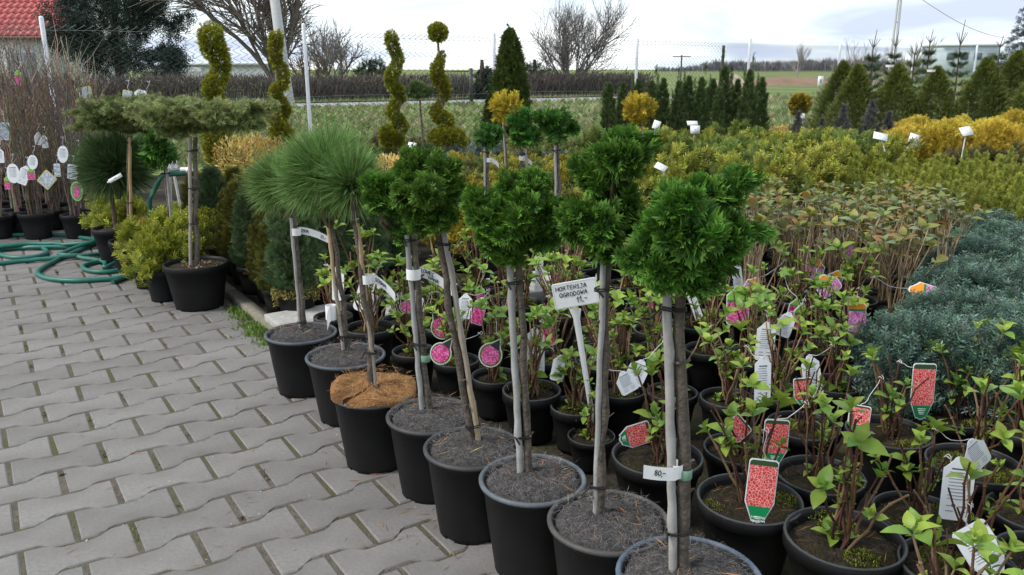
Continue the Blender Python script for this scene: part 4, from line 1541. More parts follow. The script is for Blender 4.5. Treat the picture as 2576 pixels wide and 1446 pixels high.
# ------------------------------------------------------------------ price sign
def price_sign():
    b = on_z(1492, 1055, .13)
    Y = b[1]
    t = thing('price_sign', 'white plastic price sign handwritten HORTENSJA OGRODOWA 11,- on a stake', 'sign', (b[0], b[1], .12))
    loc = np.array(t.location)
    k = ppm(Y, .4)
    top = at_y(1446, 776, Y) - loc
    bot = np.array([0, 0, .0])
    d = unit(top - bot)
    s_ = np.array([1, 0, 0.0])
    mb = MB()
    v = []
    for w, f in ((.003, 0.0), (.0065, .12), (.0075, .6), (.009, .92), (.016, 1.0)):
        c = bot + (top - bot) * f
        v += [c - s_ * w + [0, -.0018, 0], c + s_ * w + [0, -.0018, 0], c + s_ * w + [0, .0018, 0], c - s_ * w + [0, .0018, 0]]
    f = []
    for i in range(4):
        for j in range(4):
            f.append((i * 4 + j, i * 4 + (j + 1) % 4, i * 4 + 4 + (j + 1) % 4, i * 4 + 4 + j))
    mb.add(v, f, (.8, .8, .8)); mb.build('stake', M['paper'], t, smooth=False)
    W, Hh = 112 / k, 66 / k
    c = at_y(1447, 738, Y) - loc
    a = radians(10.5)
    ex, ez = np.array([cos(a), 0, sin(a)]), np.array([-sin(a), 0, cos(a)])
    mb = MB()
    r = .006
    P = []
    for sx, sz, a0 in ((1, 1, 0), (-1, 1, 90), (-1, -1, 180), (1, -1, 270)):
        for q in range(5):
            an = radians(a0 + 22.5 * q)
            P.append((sx * (W / 2 - r) + r * cos(an), sz * (Hh / 2 - r) + r * sin(an)))
    n = len(P)
    fr = [c + ex * x + ez * z + np.array([0, -.0015, 0]) for x, z in P]
    bk = [p + np.array([0, .003, 0]) for p in fr]
    mb.add(fr + bk, [(i, (i + 1) % n, n + (i + 1) % n, n + i) for i in range(n)], (.82, .82, .82))
    mb.add(fr + [c + np.array([0, -.0015, 0])], [(i, (i + 1) % n, n) for i in range(n)], (.85, .85, .85))
    mb.add(bk + [c + np.array([0, .0015, 0])], [(i, (i + 1) % n, n) for i in range(n)], (.85, .85, .85))
    plate = mb.build('plate', M['paper'], t, smooth=False)
    bb = MB()
    Q = [c + ex * x * .95 + ez * z * .92 + np.array([0, -.0017, 0]) for x, z in P]
    bb.tube(np.array(Q + [Q[0]]), .0005, (.6, .6, .62), 3)
    bb.build('moulded_edge', M['paper'], plate)
    def fn(x, y): return c + ex * x + ez * y + np.array([0, -.0022, 0])
    ib = MB()
    write(ib, 'HORTENSJA', fn, -W * .42, Hh * .2, Hh * .165, .0008, adv=1.0)
    write(ib, 'OGRODOWA', fn, -W * .36, -Hh * .06, Hh * .165, .0008, adv=1.0)
    write(ib, '11,-', fn, W * .0, -Hh * .34, Hh * .22, .0009, adv=1.0)
    ib.build('handwriting', M['ink'], plate)


price_sign()

# ------------------------------------------------------------------ shrubs of the nursery fields
def std_pot(t, r, h, seg=18, soil=True, col=(.009, .009, .0095)):
    pb = MB(); pot_mesh(pb, r, h, .78, .004, .03, seg, col); pb.build('pot', M['plastic'], t)
    if soil:
        mb = MB(); disc_mesh(mb, r - .006, h - .02, (.05, .042, .03), .006, .006, 4, 16); mb.build('soil', M['soil'], t)


def shrub(name, cat, fill, pot=(.085, .14), mname='conifer', trunk=True, pscol=(.1, .07, .05)):
    """fill(mb) adds the foliage, its base at z = pot height"""
    t = thing(name, 'x', cat)
    if pot: std_pot(t, *pot)
    mb = MB(); top = fill(mb)
    mb.build('foliage', M[mname], t, smooth=False)['kind'] = 'stuff'
    if trunk:
        b = MB(); h0 = pot[1] - .03 if pot else 0
        b.tube([(0, 0, h0), (.004, 0, h0 + .1), (0, .003, max(top * .8, h0 + .12))], [.009, .007, .002], pscol, 6); b.build('trunk', M['bark'], t)
    return t


def cone_fill(h0, H, R, Ts, size, n, c0, c1, power=.8, up=.7, amt=.2, lump=.12, basew=.55):
    def f(mb):
        z = rng.uniform(0, 1, n) ** 1.0
        prof = R * np.clip((1 - z) ** power, .03, 1) * np.clip(basew + z * 3.5, 0, 1)
        a = rng.uniform(0, 2 * pi, n)
        prof = prof * (1 + lump * np.sin(a * 5 + z * 17) + rng.normal(size=n) * .06)
        q = prof * rng.uniform(.62, 1, n)
        p = np.stack([q * np.cos(a), q * np.sin(a), h0 + z * H], -1)
        d = np.stack([np.cos(a), np.sin(a), np.full(n, up)], -1) + rng.normal(size=(n, 3)) * .3
        sprinkle(mb, Ts, p - unit(d) * size * .4, d, size, c0, c1, amt)
        return h0 + H
    return f


def ball_fill(bl, Ts, size, n, c0, c1, up=.3, amt=.2, jd=.35, cull=.7):
    def f(mb):
        b = np.array(bl, float)
        p, nr = blob_surface(b, n, .7, 1.0, cull)
        d = nr + UP * up + rng.normal(size=p.shape) * jd
        sprinkle(mb, Ts, p - unit(d) * size * .5, d, size, c0, c1, amt)
        return b[:, 2].max()
    return f


def spread_fill(h0, R, H, arms, Ts, size, c0, c1, amt=.2, lift=.5, per=14, drop=0.0, r0=.0):
    """arching arms clothed with feathery sprays: spreading junipers, feather cypress"""
    def f(mb):
        for k in range(arms):
            a = random.uniform(0, 2 * pi); L_ = R * random.uniform(.55, 1.1); e = random.uniform(.25, 1.0)
            tip = np.array([L_ * cos(a), L_ * sin(a), H * e])
            s_ = rng.uniform(.25, 1.0, per)[:, None]
            p = np.array([0, 0, h0]) + np.stack([tip[0] * s_[:, 0] ** 1.1, tip[1] * s_[:, 0] ** 1.1, H * e * np.sin(s_[:, 0] * pi * .62) / sin(pi * .62) - drop * s_[:, 0] ** 2], -1)
            d = unit(tip) + np.array([0, 0, lift * .3 - drop]) + rng.normal(size=(per, 3)) * .45
            sprinkle(mb, Ts, p - unit(d) * size * .4, d, size, c0, c1, amt)
        return h0 + H * .6
    return f


def spires_fill(h0, R, H, ns, Ts, size, c0, c1, per=40):
    """cluster of little upright spires: dwarf white spruce, columnar yew"""
    def f(mb):
        for k in range(ns):
            a = random.uniform(0, 2 * pi); q = R * math.sqrt(random.random()) * .8
            hh = H * random.uniform(.6, 1.05) * (1 - .35 * q / R)
            w = R * .34
            z = rng.uniform(.05, 1, per)
            aa = rng.uniform(0, 2 * pi, per)
            w_ = w * (1 - z) ** .7 * rng.uniform(.5, 1, per)
            p = np.stack([q * cos(a) * (.6 + .4 * z) + w_ * np.cos(aa), q * sin(a) * (.6 + .4 * z) + w_ * np.sin(aa), h0 + z * hh], -1)
            d = np.stack([np.cos(aa) * .6, np.sin(aa) * .6, np.full(per, 1.0)], -1) + rng.normal(size=(per, 3)) * .2
            sprinkle(mb, Ts, p - unit(d) * size * .4, d, size, c0, c1, .16)
        return h0 + H * .7
    return f


def colum_fill(h0, R, H):
    def f(mb):
        cone_fill(h0, H * .85, R, TY, .05, 1500, (.036, .064, .022), (.11, .155, .045), .6, 1.3, .22, .15)(mb)
        return spires_fill(h0 + H * .2, R, H * .88, 6, TY, .05, (.036, .064, .022), (.11, .155, .045), 90)(mb)
    return f


YEW0, YEW1 = (.04, .08, .032), (.125, .19, .08)
GOLD0, GOLD1 = (.19, .17, .015), (.5, .36, .03)

yew_p = Proto([shrub('yew_shrub', 'shrub', cone_fill(.12, .46 + .05 * k, .115, TY, .042, 1700, YEW0, YEW1, .35, .8, .28), (.095, .15)) for k in range(2)])
boxy_p = Proto([shrub('golden_yew_shrub', 'shrub', cone_fill(.12, .46, .13, TY, .045, 1300, (.045, .065, .015), (.2, .18, .03), .35, .8, .35), (.095, .15)) for k in range(1)])
dwarf_p = Proto([shrub('dwarf_spruce', 'shrub', spires_fill(.1, .16, .38, 8, TB2, .032, (.13, .16, .025), (.42, .44, .075), 190), (.085, .13)) for k in range(2)])
thuja_p = Proto([shrub('juniper_shrub', 'shrub', spread_fill(.1, .26, .36, 46, TJ2, .085, (.125, .145, .02), (.36, .37, .06), .25, 1.2, 22), (.09, .13)) for k in range(2)])
thujad_p = Proto([shrub('dark_juniper_shrub', 'shrub', spread_fill(.1, .26, .38, 46, TJ2, .085, (.06, .1, .022), (.19, .25, .05), .25, 1.2, 22), (.09, .13)) for k in range(2)])
feather_p = Proto([shrub('golden_feather_cypress', 'shrub', ball_fill([(0, 0, .3, .2), (.08, .04, .42, .13), (-.09, -.03, .4, .13), (0, .08, .48, .1), (.03, -.1, .33, .14)], TJ2, .055, 1900, (.36, .28, .028), (.74, .58, .09), .6, .25), (.1, .14)) for k in range(2)])
gmat_p = Proto([shrub('golden_mat_juniper', 'shrub', spread_fill(.1, .24, .2, 40, TJ2, .075, (.12, .13, .014), (.4, .33, .035), .25, .9, 16), (.08, .12)) for k in range(2)])
lmat_p = Proto([shrub('green_mat_juniper', 'shrub', spread_fill(.1, .24, .2, 40, TJ2, .075, (.06, .085, .02), (.19, .21, .05), .25, .9, 16), (.08, .12)) for k in range(2)])
bmat_p = Proto([shrub('blue_mat_juniper', 'shrub', spread_fill(.1, .24, .18, 40, TJ2, .075, (.06, .09, .075), (.16, .21, .2), .2, .7, 16), (.08, .12)) for k in range(2)])
rmat_p = Proto([shrub('bronze_mat_juniper', 'shrub', spread_fill(.1, .24, .17, 40, TJ2, .07, (.06, .05, .018), (.13, .11, .04), .25, .9, 16), (.08, .12)) for k in range(2)])
blue_p = Proto([shrub('blue_spruce_shrub', 'shrub', ball_fill([(0, 0, .2, .16), (.11, .03, .19, .12), (-.1, .06, .2, .12), (.02, -.12, .17, .12), (-.07, -.09, .2, .1), (.05, .1, .23, .1)], TB2, .055, 1700, (.04, .08, .055), (.16, .245, .19), .35, .32), (.09, .12)) for k in range(2)])
coneg_p = Proto([shrub('conical_spruce', 'conifer', cone_fill(.15, 1.0 + .06 * k, .44, TB2, .072, 3400, (.06, .085, .021), (.2, .235, .05), .76, .9, .25, .2), (.14, .2)) for k in range(2)])
colum_p = Proto([shrub('columnar_yew', 'conifer', colum_fill(.12, .125, 1.02 + .05 * k), (.1, .16)) for k in range(2)])
grey_p = Proto([shrub('grey_cypress', 'conifer', cone_fill(.1, .6, .15, TJ, .055, 500, (.07, .075, .07), (.17, .175, .16), .9, .8, .25, .2), (.09, .13))])
amber_p = Proto([shrub('amber_spirea', 'shrub', ball_fill([(0, 0, .26, .13), (.07, .03, .33, .09), (-.07, 0, .3, .1)], [TK], .024, 950, (.42, .24, .07), (.7, .54, .17), .5, .5), (.09, .14), mname='leaf')])


def yfor(proto, px, Y, sc, label, group):
    proto.place((gx(px, Y), Y, 0), None, sc, label, group)


def zone(protos, Y0, Y1, dY, pl, pr, step, sc, label, group, cond=None, jit=.3):
    Y = Y0; row = 0
    while Y <= Y1:
        w = step * ppm(Y, .3)
        px = pl(Y) + (row % 2) * w * .5 if callable(pl) else pl + (row % 2) * w * .5
        R_ = pr(Y) if callable(pr) else pr
        while px < R_:
            yy = Y + random.uniform(-jit, jit) * dY
            s_ = random.uniform(*sc)
            if cond is None or cond(gx(px, yy), yy):
                p = random.choice(protos)
                p.place((gx(px, yy) + random.uniform(-jit, jit) * step * .4, yy, 0), None, s_, label if isinstance(label, str) else label[protos.index(p)], group if isinstance(group, str) else group[protos.index(p)])
            px += w
        Y += dY; row += 1


def out_h(x, y):                                          # not on the hydrangea pots
    return all(math.hypot(x - a, y - b) > .2 for a, b, _ in placed)


# blue spruces beside the hydrangeas
def bxl(Y): return float(np.interp(Y, [2.25, 4.1], [1.22, 2.45]))
for Y in np.arange(2.25, 4.3, .23):
    x = bxl(Y)
    while x < (2800 - PCX) / ppm(Y, .3):
        blue_p.place((x + random.uniform(-.03, .03), Y + random.uniform(-.03, .03), 0), None, random.uniform(.85, 1.05), 'low bushy blue-green spruce in the spreading blue patch beside the hydrangeas', 'low blue spruces')
        x += .25


# taller hydrangeas with bronze leaves
BL = [leaf_mesh(40 + k, a, b) for k, (a, b) in enumerate([((.18, .2, .04), (.24, .19, .05)), ((.18, .22, .06), (.23, .24, .07)), ((.22, .16, .045), (.3, .14, .05)), ((.14, .2, .09), (.19, .25, .12))])]


def bronze_proto(seed):
    q = random.Random(seed)
    t = thing('bronze_hydrangea', 'x', 'potted plant')
    std_pot(t, .085, .15, 20)
    sm, lm = MB(), MB()
    for k in range(13):
        ln = stem_line(q, (q.uniform(-.03, .03), q.uniform(-.03, .03), .13), q.uniform(.24, .44), q.uniform(.01, .12))
        col = q.choice([(.26, .19, .11), (.17, .11, .065), (.32, .25, .16)])
        sm.tube(ln, np.linspace(.0034, .002, 6), col, 4)
        d = unit(ln[-1] - ln[-2]); e1 = unit(np.cross(d, [.3, .9, .1])); e2 = np.cross(d, e1); ph = q.uniform(0, pi)
        for lv in range(q.choice([0, 1, 2, 2])):
            for sgn in (0, pi):
                a = ph + lv * pi / 2 + sgn; up = .45 + .45 * lv
                ld = unit((e1 * cos(a) + e2 * sin(a)) * (1.1 - up * .6) + d * up)
                x = unit(np.cross(ld, d + 1e-3)); z = np.cross(x, ld)
                V_, F_, C_ = q.choice(BL)
                lm.add((V_ * (.06 - .012 * lv) * q.uniform(.8, 1.15)) @ np.stack([x, ld, z], -1).T + ln[-1] + d * .008 * lv, F_, C_ * q.uniform(.8, 1.2))
    sm.build('stems', M['twig'], t)['kind'] = 'stuff'; lm.build('leaves', M['leaf'], t)['kind'] = 'stuff'
    return t


bronze_p = Proto([bronze_proto(500 + k) for k in range(4)])
for Y in np.arange(3.15, 4.5, .19):
    l_, r_ = gx(1790, Y, .4), min(gx(2400, Y, .4), bxl(Y) - .12 if Y < 4.1 else 9)
    x = l_
    while x < r_:
        if all(math.hypot(x - a, Y - b) > .13 for a, b, _ in placed):
            bronze_p.place((x + random.uniform(-.03, .03), Y + random.uniform(-.03, .03), 0), None, (random.uniform(.95, 1.05),) * 2 + (random.uniform(.84, .98) * float(np.interp(Y, [3.2, 4.6], [1.0, .84])),), 'tall hydrangea with bronze-green leaf tufts on pale bare stems', 'bronze-leaved hydrangeas')
        x += .19

DW = 'yellow-green dwarf spruce made of little upright spires'
zone([dwarf_p], 4.4, 6.2, .27, lambda Y: np.interp(Y, [4.4, 4.8, 6.2], [2420, 2060, 2180]), lambda Y: 2740, .27, (1.0, 1.3), DW, 'dwarf spruces')
TH = ['light green bushy juniper in the mixed evergreen rows', 'dark green bushy juniper in the mixed evergreen rows']
TG2 = ['light green junipers', 'dark green junipers']
zone([thuja_p, thujad_p], 4.7, 7.1, .33, lambda Y: 1560, lambda Y: np.interp(Y, [4.7, 5.6, 7], [2030, 2180, 2260]), .38, (.9, 1.2), TH, TG2)
zone([gmat_p], 7.0, 7.6, .3, 1640, 1960, .36, (1.1, 1.4), 'golden spreading juniper in front of the columnar yews', 'golden junipers near the columnar yews')
zone([feather_p], 7.3, 8.1, .38, 2260, 2560, .42, (.95, 1.2), 'bright golden feathery cypress in front of the conical spruces', 'golden feather cypresses')
zone([rmat_p], 6.5, 7.0, .3, 2450, 2740, .4, (1.2, 1.5), 'bronze spreading juniper behind the dwarf spruces', 'bronze junipers')
GL_ = 'slim grey-purple cypress among the evergreens'
for px, Y, s_ in ((2000, 7.7, .95), (2110, 7.5, 1.05), (2180, 7.6, 1.1), (2060, 7.9, .85), (2225, 7.7, .95)): yfor(grey_p, px, Y, s_, GL_, 'grey cypresses')
CL = 'broad conical spruce in the row of conical spruces near the fence'
for px, Y, s_ in ((2105, 10.2, .98), (2140, 9.3, .9), (2240, 9.2, .95), (2335, 9.0, .88), (2455, 8.8, 1.0), (2530, 9.6, 1.02), (2590, 8.4, .95), (2650, 9.0, 1.0)): yfor(coneg_p, px, Y, s_, CL, 'conical spruces')
CY = 'slender dark columnar yew in the row before the fence'
for px, Y, s_ in ((1528, 8.2, .92), (1562, 8.5, .88), (1600, 8.8, .95), (1633, 8.3, .9), (1662, 8.6, .96), (1700, 8.4, .9), (1725, 8.9, .98), (1755, 8.4, .93), (1785, 8.9, .95), (1812, 8.5, 1.03), (1845, 8.7, .95), (1872, 8.3, 1.0), (1905, 8.5, .97), (1800, 8.0, .85)): yfor(colum_p, px, Y, s_, CY, 'columnar yews')
# low mats between slab path and fence
mats = [gmat_p, lmat_p, bmat_p, rmat_p]
mn = ['golden spreading juniper in the low mixed mats', 'green spreading juniper in the low mixed mats', 'blue-grey spreading juniper in the low mixed mats', 'bronze-brown spreading juniper in the low mixed mats']
mg = ['golden mat junipers', 'green mat junipers', 'blue mat junipers', 'bronze mat junipers']


def slab_side(x, y):
    return (np.array([x, y]) - S0) @ V2 < -.15


zone([gmat_p, lmat_p], 4.45, 5.9, .34, 1130, 1600, .36, (1.1, 1.35), mn[:2], mg[:2], lambda x, y: slab_side(x, y))
zone([gmat_p], 5.9, 6.5, .3, 1130, 1560, .34, (1.1, 1.3), mn[0], mg[0])
zone([bmat_p, rmat_p, lmat_p], 6.6, 7.6, .34, 1080, 1560, .36, (1.1, 1.35), [mn[2], mn[3], mn[1]], [mg[2], mg[3], mg[1]])
zone([lmat_p, rmat_p], 7.7, 8.9, .4, 950, 1640, .42, (1.0, 1.3), [mn[1], mn[3]], [mg[1], mg[3]])
zone([lmat_p, gmat_p], 8.0, 9.6, .5, 1920, 2120, .45, (1.0, 1.3), [mn[1], mn[0]], [mg[1], mg[0]])
for px, Y in ((1165, 6.2), (1195, 6.4), (1150, 6.6)): yfor(bmat_p, px, Y, 1.15, mn[2], mg[2])
for px, Y in ((1165, 4.3), (1120, 4.45)):
    yfor(feather_p, px, Y, .75, 'golden cypress shrub beside the slab path behind the cypress crowns', 'golden cypresses by the slab path')
# yews behind the slab path
Yl = ['dark green yew shrub in the dense yew block', 'olive and gold tinted yew shrub in the dense yew block']
for a in np.arange(-.38, 1.35, .2):
    for b in np.arange(.05, 1.75, .21):
        p = S0 + U2 * (a + .12) - V2 * (b + .12)
        if (p - K0) @ U2 < .13 or p[1] > 4.9 or PCX + p[0] * ppm(p[1], .4) > 990: continue
        i = 1 if (random.random() < .27 and a < .5) else 0
        (boxy_p if i else yew_p).place((p[0] + random.uniform(-.02, .02), p[1] + random.uniform(-.02, .02), 0), None, random.uniform(.72, .95), Yl[i], ['dark yews', 'gold-tinted yews'][i])
yb = shrub('yew_shrub', 'shrub', cone_fill(.12, .42, .13, TY, .05, 1300, YEW0, YEW1, .35, .8, .28), (.085, .13))
p = on_z(745, 728, .13); yb.location = (p[0], p[1], 0)
tag(yb, 'yew in a grey pot with tan dead moss hanging over its rim')
mb = MB()
bl = [(.085 * cos(a), .085 * sin(a), .13, .02) for a in np.linspace(pi, 2 * pi, 8)] + [(-.08, -.03, .1, .014), (-.08, -.035, .075, .01), (.085, -.02, .1, .014)]
p, nr = blob_surface(bl, 1400); mb.tile(TK, frames(rdirs(len(p)) - UP * .4), p, .013, vary((.27, .23, .07), len(p), .3)); mb.build('dead_moss', M['moss'], yb)
# amber and reddish shrubs behind
for px, Y, s_ in ((600, 6.0, 1.4), (635, 6.2, 1.45), (672, 6.3, 1.4), (575, 6.4, 1.35), (970, 5.5, 1.25), (990, 5.7, 1.2), (1320, 6.5, .8)): yfor(amber_p, px, Y, s_, 'spirea shrub with small amber and reddish leaves', 'amber spireas')
for px, Y, s_ in ((1960, 9.4, 1.1), (2050, 9.2, 1.0), (1990, 9.8, 1.0)): yfor(amber_p, px, Y, s_, 'amber shrub near the fence beside the golden ball conifer', 'amber shrubs near fence')

# ------------------------------------------------------------------ single trees of the nursery
TOP0, TOP1 = (.12, .135, .012), (.4, .39, .04)


def spiral(label, px, Y, pix, ball=None, topball=None, pot=(.16, .26), stemtop=None):
    """pix: centre line of the foliage ribbon in photo pixels (x, y, radius)"""
    base = (gx(px, Y, .2), Y, 0)
    t = thing('spiral_topiary', label, 'topiary', base, 'topiary conifers')
    std_pot(t, *pot, seg=26)
    mb = MB()
    pts = [(at_y(x, y, Y + dy), r / ppm(Y, .9)) for x, y, r, dy in pix]
    C_ = np.array([p for p, _ in pts]); R_ = np.array([r for _, r in pts]) * 1.08
    s_ = np.linspace(0, len(pts) - 1, len(pts) * 5)
    Cc = np.stack([np.interp(s_, np.arange(len(pts)), C_[:, k]) for k in range(3)], -1); Rr = np.interp(s_, np.arange(len(pts)), R_)
    bl = np.hstack([Cc, Rr[:, None]])
    sz = .032
    n = int(8 * 4 * pi * (R_ ** 2).sum() / (sz * sz))
    p, nr = blob_surface(bl, n, .6, 1.08, .55)
    sprinkle(mb, TS2, p - nr * sz * .5, nr + UP * .25 + rng.normal(size=p.shape) * .3, sz, TOP0, TOP1, .28)
    if ball:
        for x, y, rx, rz in ball:
            c = at_y(x, y, Y); k = ppm(Y, .8)
            p, nr = blob_surface([(c[0], c[1], c[2], rx / k, rx / k, rz / k)], int(1.1 * rx * rz) + 900, .6, 1.0, .5)
            sprinkle(mb, TS2, p - nr * sz * .5, nr + UP * .3 + rng.normal(size=p.shape) * .3, sz, TOP0, TOP1, .28)
    mb.build('foliage', M['conifer'], t, world=True, smooth=False)['kind'] = 'stuff'
    b = MB()
    top = C_[0] if stemtop is None else at_y(*stemtop, Y)
    ln = bend_line(np.array([base[0], base[1], pot[1] - .04]), top, 12, .008)
    b.tube(ln, np.linspace(.022, .01, 12), (.2, .18, .14), 7); b.build('trunk', M['bark'], t, world=True)
    return t


spiral('olive spiral topiary with a fat rounded top, beside the flat juniper crown', 548, 6.3,
       [(530, 85, 28, 0), (532, 110, 30, -.03), (545, 135, 27, 0), (556, 160, 22, .04), (552, 190, 22, .03), (535, 218, 24, -.03), (535, 245, 22, -.02), (555, 268, 20, .03), (570, 290, 22, .03), (560, 315, 26, 0), (540, 345, 30, -.03), (545, 375, 32, 0), (550, 392, 28, 0)])
spiral('slim olive spiral topiary in front of the concrete pole', 705, 6.7,
       [(694, 92, 16, 0), (694, 112, 17, -.02), (690, 135, 15, -.02), (698, 160, 15, .02), (712, 185, 16, .03), (712, 208, 15, .02), (696, 228, 16, -.02), (692, 245, 17, -.03), (710, 265, 18, .02), (715, 280, 17, .03), (695, 300, 20, -.02), (700, 325, 24, 0), (720, 335, 20, .03), (705, 355, 30, 0)])
spiral('olive spiral topiary with a bare twisting trunk showing between its turns', 1005, 7.2,
       [(985, 92, 15, 0), (985, 110, 16, 0), (995, 130, 15, .02), (1003, 150, 14, .03), (995, 172, 15, 0), (980, 190, 14, -.03), (985, 210, 16, -.02), (1000, 228, 16, .02), (1008, 245, 14, .03), (992, 262, 13, -.02), (985, 282, 15, -.03), (1000, 302, 18, .02), (1012, 322, 16, .03)], ball=[(975, 342, 24, 30), (1003, 350, 14, 26)], stemtop=(1000, 130))
spiral('olive spiral topiary topped with a clipped ball, broad golden ball at its foot', 1118, 7.3,
       [(1113, 135, 9, .02), (1105, 155, 13, 0), (1098, 175, 16, -.03), (1102, 195, 18, -.02), (1115, 215, 18, .02), (1120, 238, 15, .03), (1108, 258, 9, .02), (1096, 283, 17, -.03), (1115, 300, 22, .0), (1128, 308, 15, .02)], ball=[(1101, 82, 26, 25), (1125, 358, 52, 38), (1125, 345, 48, 30)], stemtop=(1101, 100), pot=(.17, .3))


def standard(name, label, px, Y, stem, crown, cat='potted tree', sr=.009, stake=None, pot=(.11, .18), group=None, mname='conifer', tieat=(.4, .95)):
    base = (gx(px, Y, .15), Y, 0)
    t = thing(name, label, cat, base, group)
    std_pot(t, *pot, seg=24)
    b = MB()
    a = np.array([base[0], Y, pot[1] - .03]); e = at_y(*stem, Y)
    ln = bend_line(a, e, 9, .003); b.tube(ln, np.linspace(sr * 1.1, sr * .85, 9), (.13, .105, .085), 7); b.build('stem', M['bark'], t, world=True)
    if stake:
        b = MB(); o3 = np.array([stake[0], -.012, 0]); b.tube(bend_line(a + o3, e + o3, 9, .001), stake[1], stake[2], 7); b.build('stake', M['bamboo'], t, world=True)
        loc = np.array(base)
        ties(t, lambda s_: a + (e - a) * s_ + o3 * .5 - loc, tieat, sr + stake[1] * .7)
    mb = MB(); crown(mb, Y); mb.build('crown', M[mname], t, world=True, smooth=False)
    return t


def hinc(pix, size=.05):
    def f(mb, Y):
        hinoki_crown(mb, crown_blobs(pix, Y), .9, size, TFs, (.02, .075, .015), (.075, .18, .025))
    return f


def ballc(pix, Ts, size, dens, c0, c1, up=.3, jd=.35):
    def f(mb, Y):
        bl = crown_blobs(pix, Y)
        n = int(dens * 4 * pi * (bl[:, 3] ** 2).sum() / (size * size))
        ball_fill(bl, Ts, size, n, c0, c1, up, .22, jd)(mb)
    return f


SG = 'small grafted cypresses behind the slab path'
ST = (.012, .008, (.3, .29, .27))
a1 = standard('small_grafted_cypress', 'small dark grafted cypress with the narrow crown and a paper slip', 1225, 4.2, (1225, 370), hinc([(1227, 348, 27, 0), (1210, 340, 15, 0), (1245, 336, 15, 0), (1228, 330, 14, .02)]), stake=(-.012, .006, ST[2]), group=SG)
a2 = standard('small_grafted_cypress', 'small dark grafted cypress with two leaning stems and a paper slip', 1325, 4.3, (1312, 375), hinc([(1312, 325, 30, 0), (1298, 300, 18, 0), (1335, 345, 24, -.02), (1300, 345, 20, .02), (1318, 295, 14, 0)]), stake=(.02, .007, ST[2]), group=SG)
a3 = standard('small_grafted_cypress', 'small dark grafted cypress with a side tuft and silver tie', 1405, 4.2, (1403, 365), hinc([(1405, 325, 38, 0), (1375, 305, 22, 0), (1355, 295, 15, 0), (1430, 320, 24, 0), (1405, 300, 24, .03)]), stake=(-.014, .007, ST[2]), group=SG)
for t, px, py in ((a1, 1228, 402), (a2, 1312, 398)):
    Y = t.location.y; p = at_y(px, py, Y) - np.array(t.location)
    paper_band(t, p, .014, (1, -.2, 0), .05, .022, .03)
GS = 'golden grafted cypresses'
standard('golden_grafted_cypress', 'golden shaggy ball on a thin crooked stem before the cone-shaped thuja', 1283, 5.3, (1268, 305), ballc([(1268, 268, 32, 0), (1250, 262, 18, 0), (1288, 262, 20, 0), (1268, 290, 22, 0), (1262, 250, 16, 0)], TJ, .075, 6, (.2, .17, .015), (.7, .54, .05), .8, .6), stake=(-.01, .005, ST[2]), sr=.007, group=GS)
standard('golden_grafted_cypress', 'golden shaggy ball on a stem in front of the columnar yews', 1622, 5.5, (1608, 305), ballc([(1606, 272, 34, 0), (1586, 275, 20, 0), (1628, 268, 22, 0), (1605, 292, 24, 0), (1606, 258, 18, 0)], TJ, .075, 6, (.2, .16, .015), (.7, .52, .05), .8, .6), stake=(.012, .006, ST[2]), sr=.008, group=GS)
standard('grafted_juniper', 'pale green umbrella juniper on a thin brown stem beside the clipped-ball topiary', 1068, 7.0, (1056, 250), ballc([(1050, 228, 22, 0), (1030, 230, 14, 0), (1072, 228, 16, 0), (1050, 215, 14, 0)], TJ, .06, 8, (.06, .1, .03), (.18, .24, .08), .3, .5), sr=.01)
standard('golden_ball_conifer', 'olive-gold ball conifer on a short trunk near the fence', 2012, 8.6, (2012, 290), ballc([(2012, 262, 28, 0)], TS, .05, 11, (.1, .085, .01), (.35, .26, .03)), sr=.02, pot=(.14, .2))
t = thing('dwarf_mountain_pine', 'low dark cushion pine in front of the golden topiary foot', 'shrub', (gx(1080, 5.9), 5.9, 0)); std_pot(t, .12, .2)
mb = MB(); ballc([(1078, 388, 26, 0), (1058, 390, 18, 0), (1100, 389, 18, 0), (1078, 384, 24, .05)], TB, .04, 8, (.03, .06, .025), (.1, .15, .06), .8)(mb, 5.9)
mb.build('foliage', M['conifer'], t, world=True, smooth=False)['kind'] = 'stuff'
t = thing('thuja_cone', 'tall green cone-shaped thuja with a tufted tip before the fence', 'conifer', (gx(1282, 8.9), 8.9, 0)); std_pot(t, .16, .25)
mb = MB(); cone_fill(.2, 1.22, .27, TS2, .085, 4000, (.035, .06, .014), (.11, .15, .03), .55, 1.3, .22, .12, .8)(mb)
p = np.array([0, 0, 1.38]) + rng.normal(size=(60, 3)) * [.02, .02, .03]; sprinkle(mb, TS, p, rng.normal(size=(60, 3)) * .4 + UP, .07, (.05, .08, .02), (.12, .16, .04))
mb.build('foliage', M['conifer'], t, smooth=False)['kind'] = 'stuff'
b = MB(); b.tube([(0, 0, .2), (0, 0, 1.2)], [.02, .006], (.12, .09, .06)); b.build('trunk', M['bark'], t)
sm_ = thing('thuja_cone', 'small dark thuja tucked beside the foot of the tall cone-shaped thuja', 'conifer', (gx(1240, 8.6), 8.6, 0)); std_pot(sm_, .12, .2)
mb = MB(); cone_fill(.15, .65, .17, TS2, .08, 1200, (.03, .05, .014), (.09, .12, .03), .6, 1.2, .22, .12, .8)(mb); mb.build('foliage', M['conifer'], sm_, smooth=False)['kind'] = 'stuff'
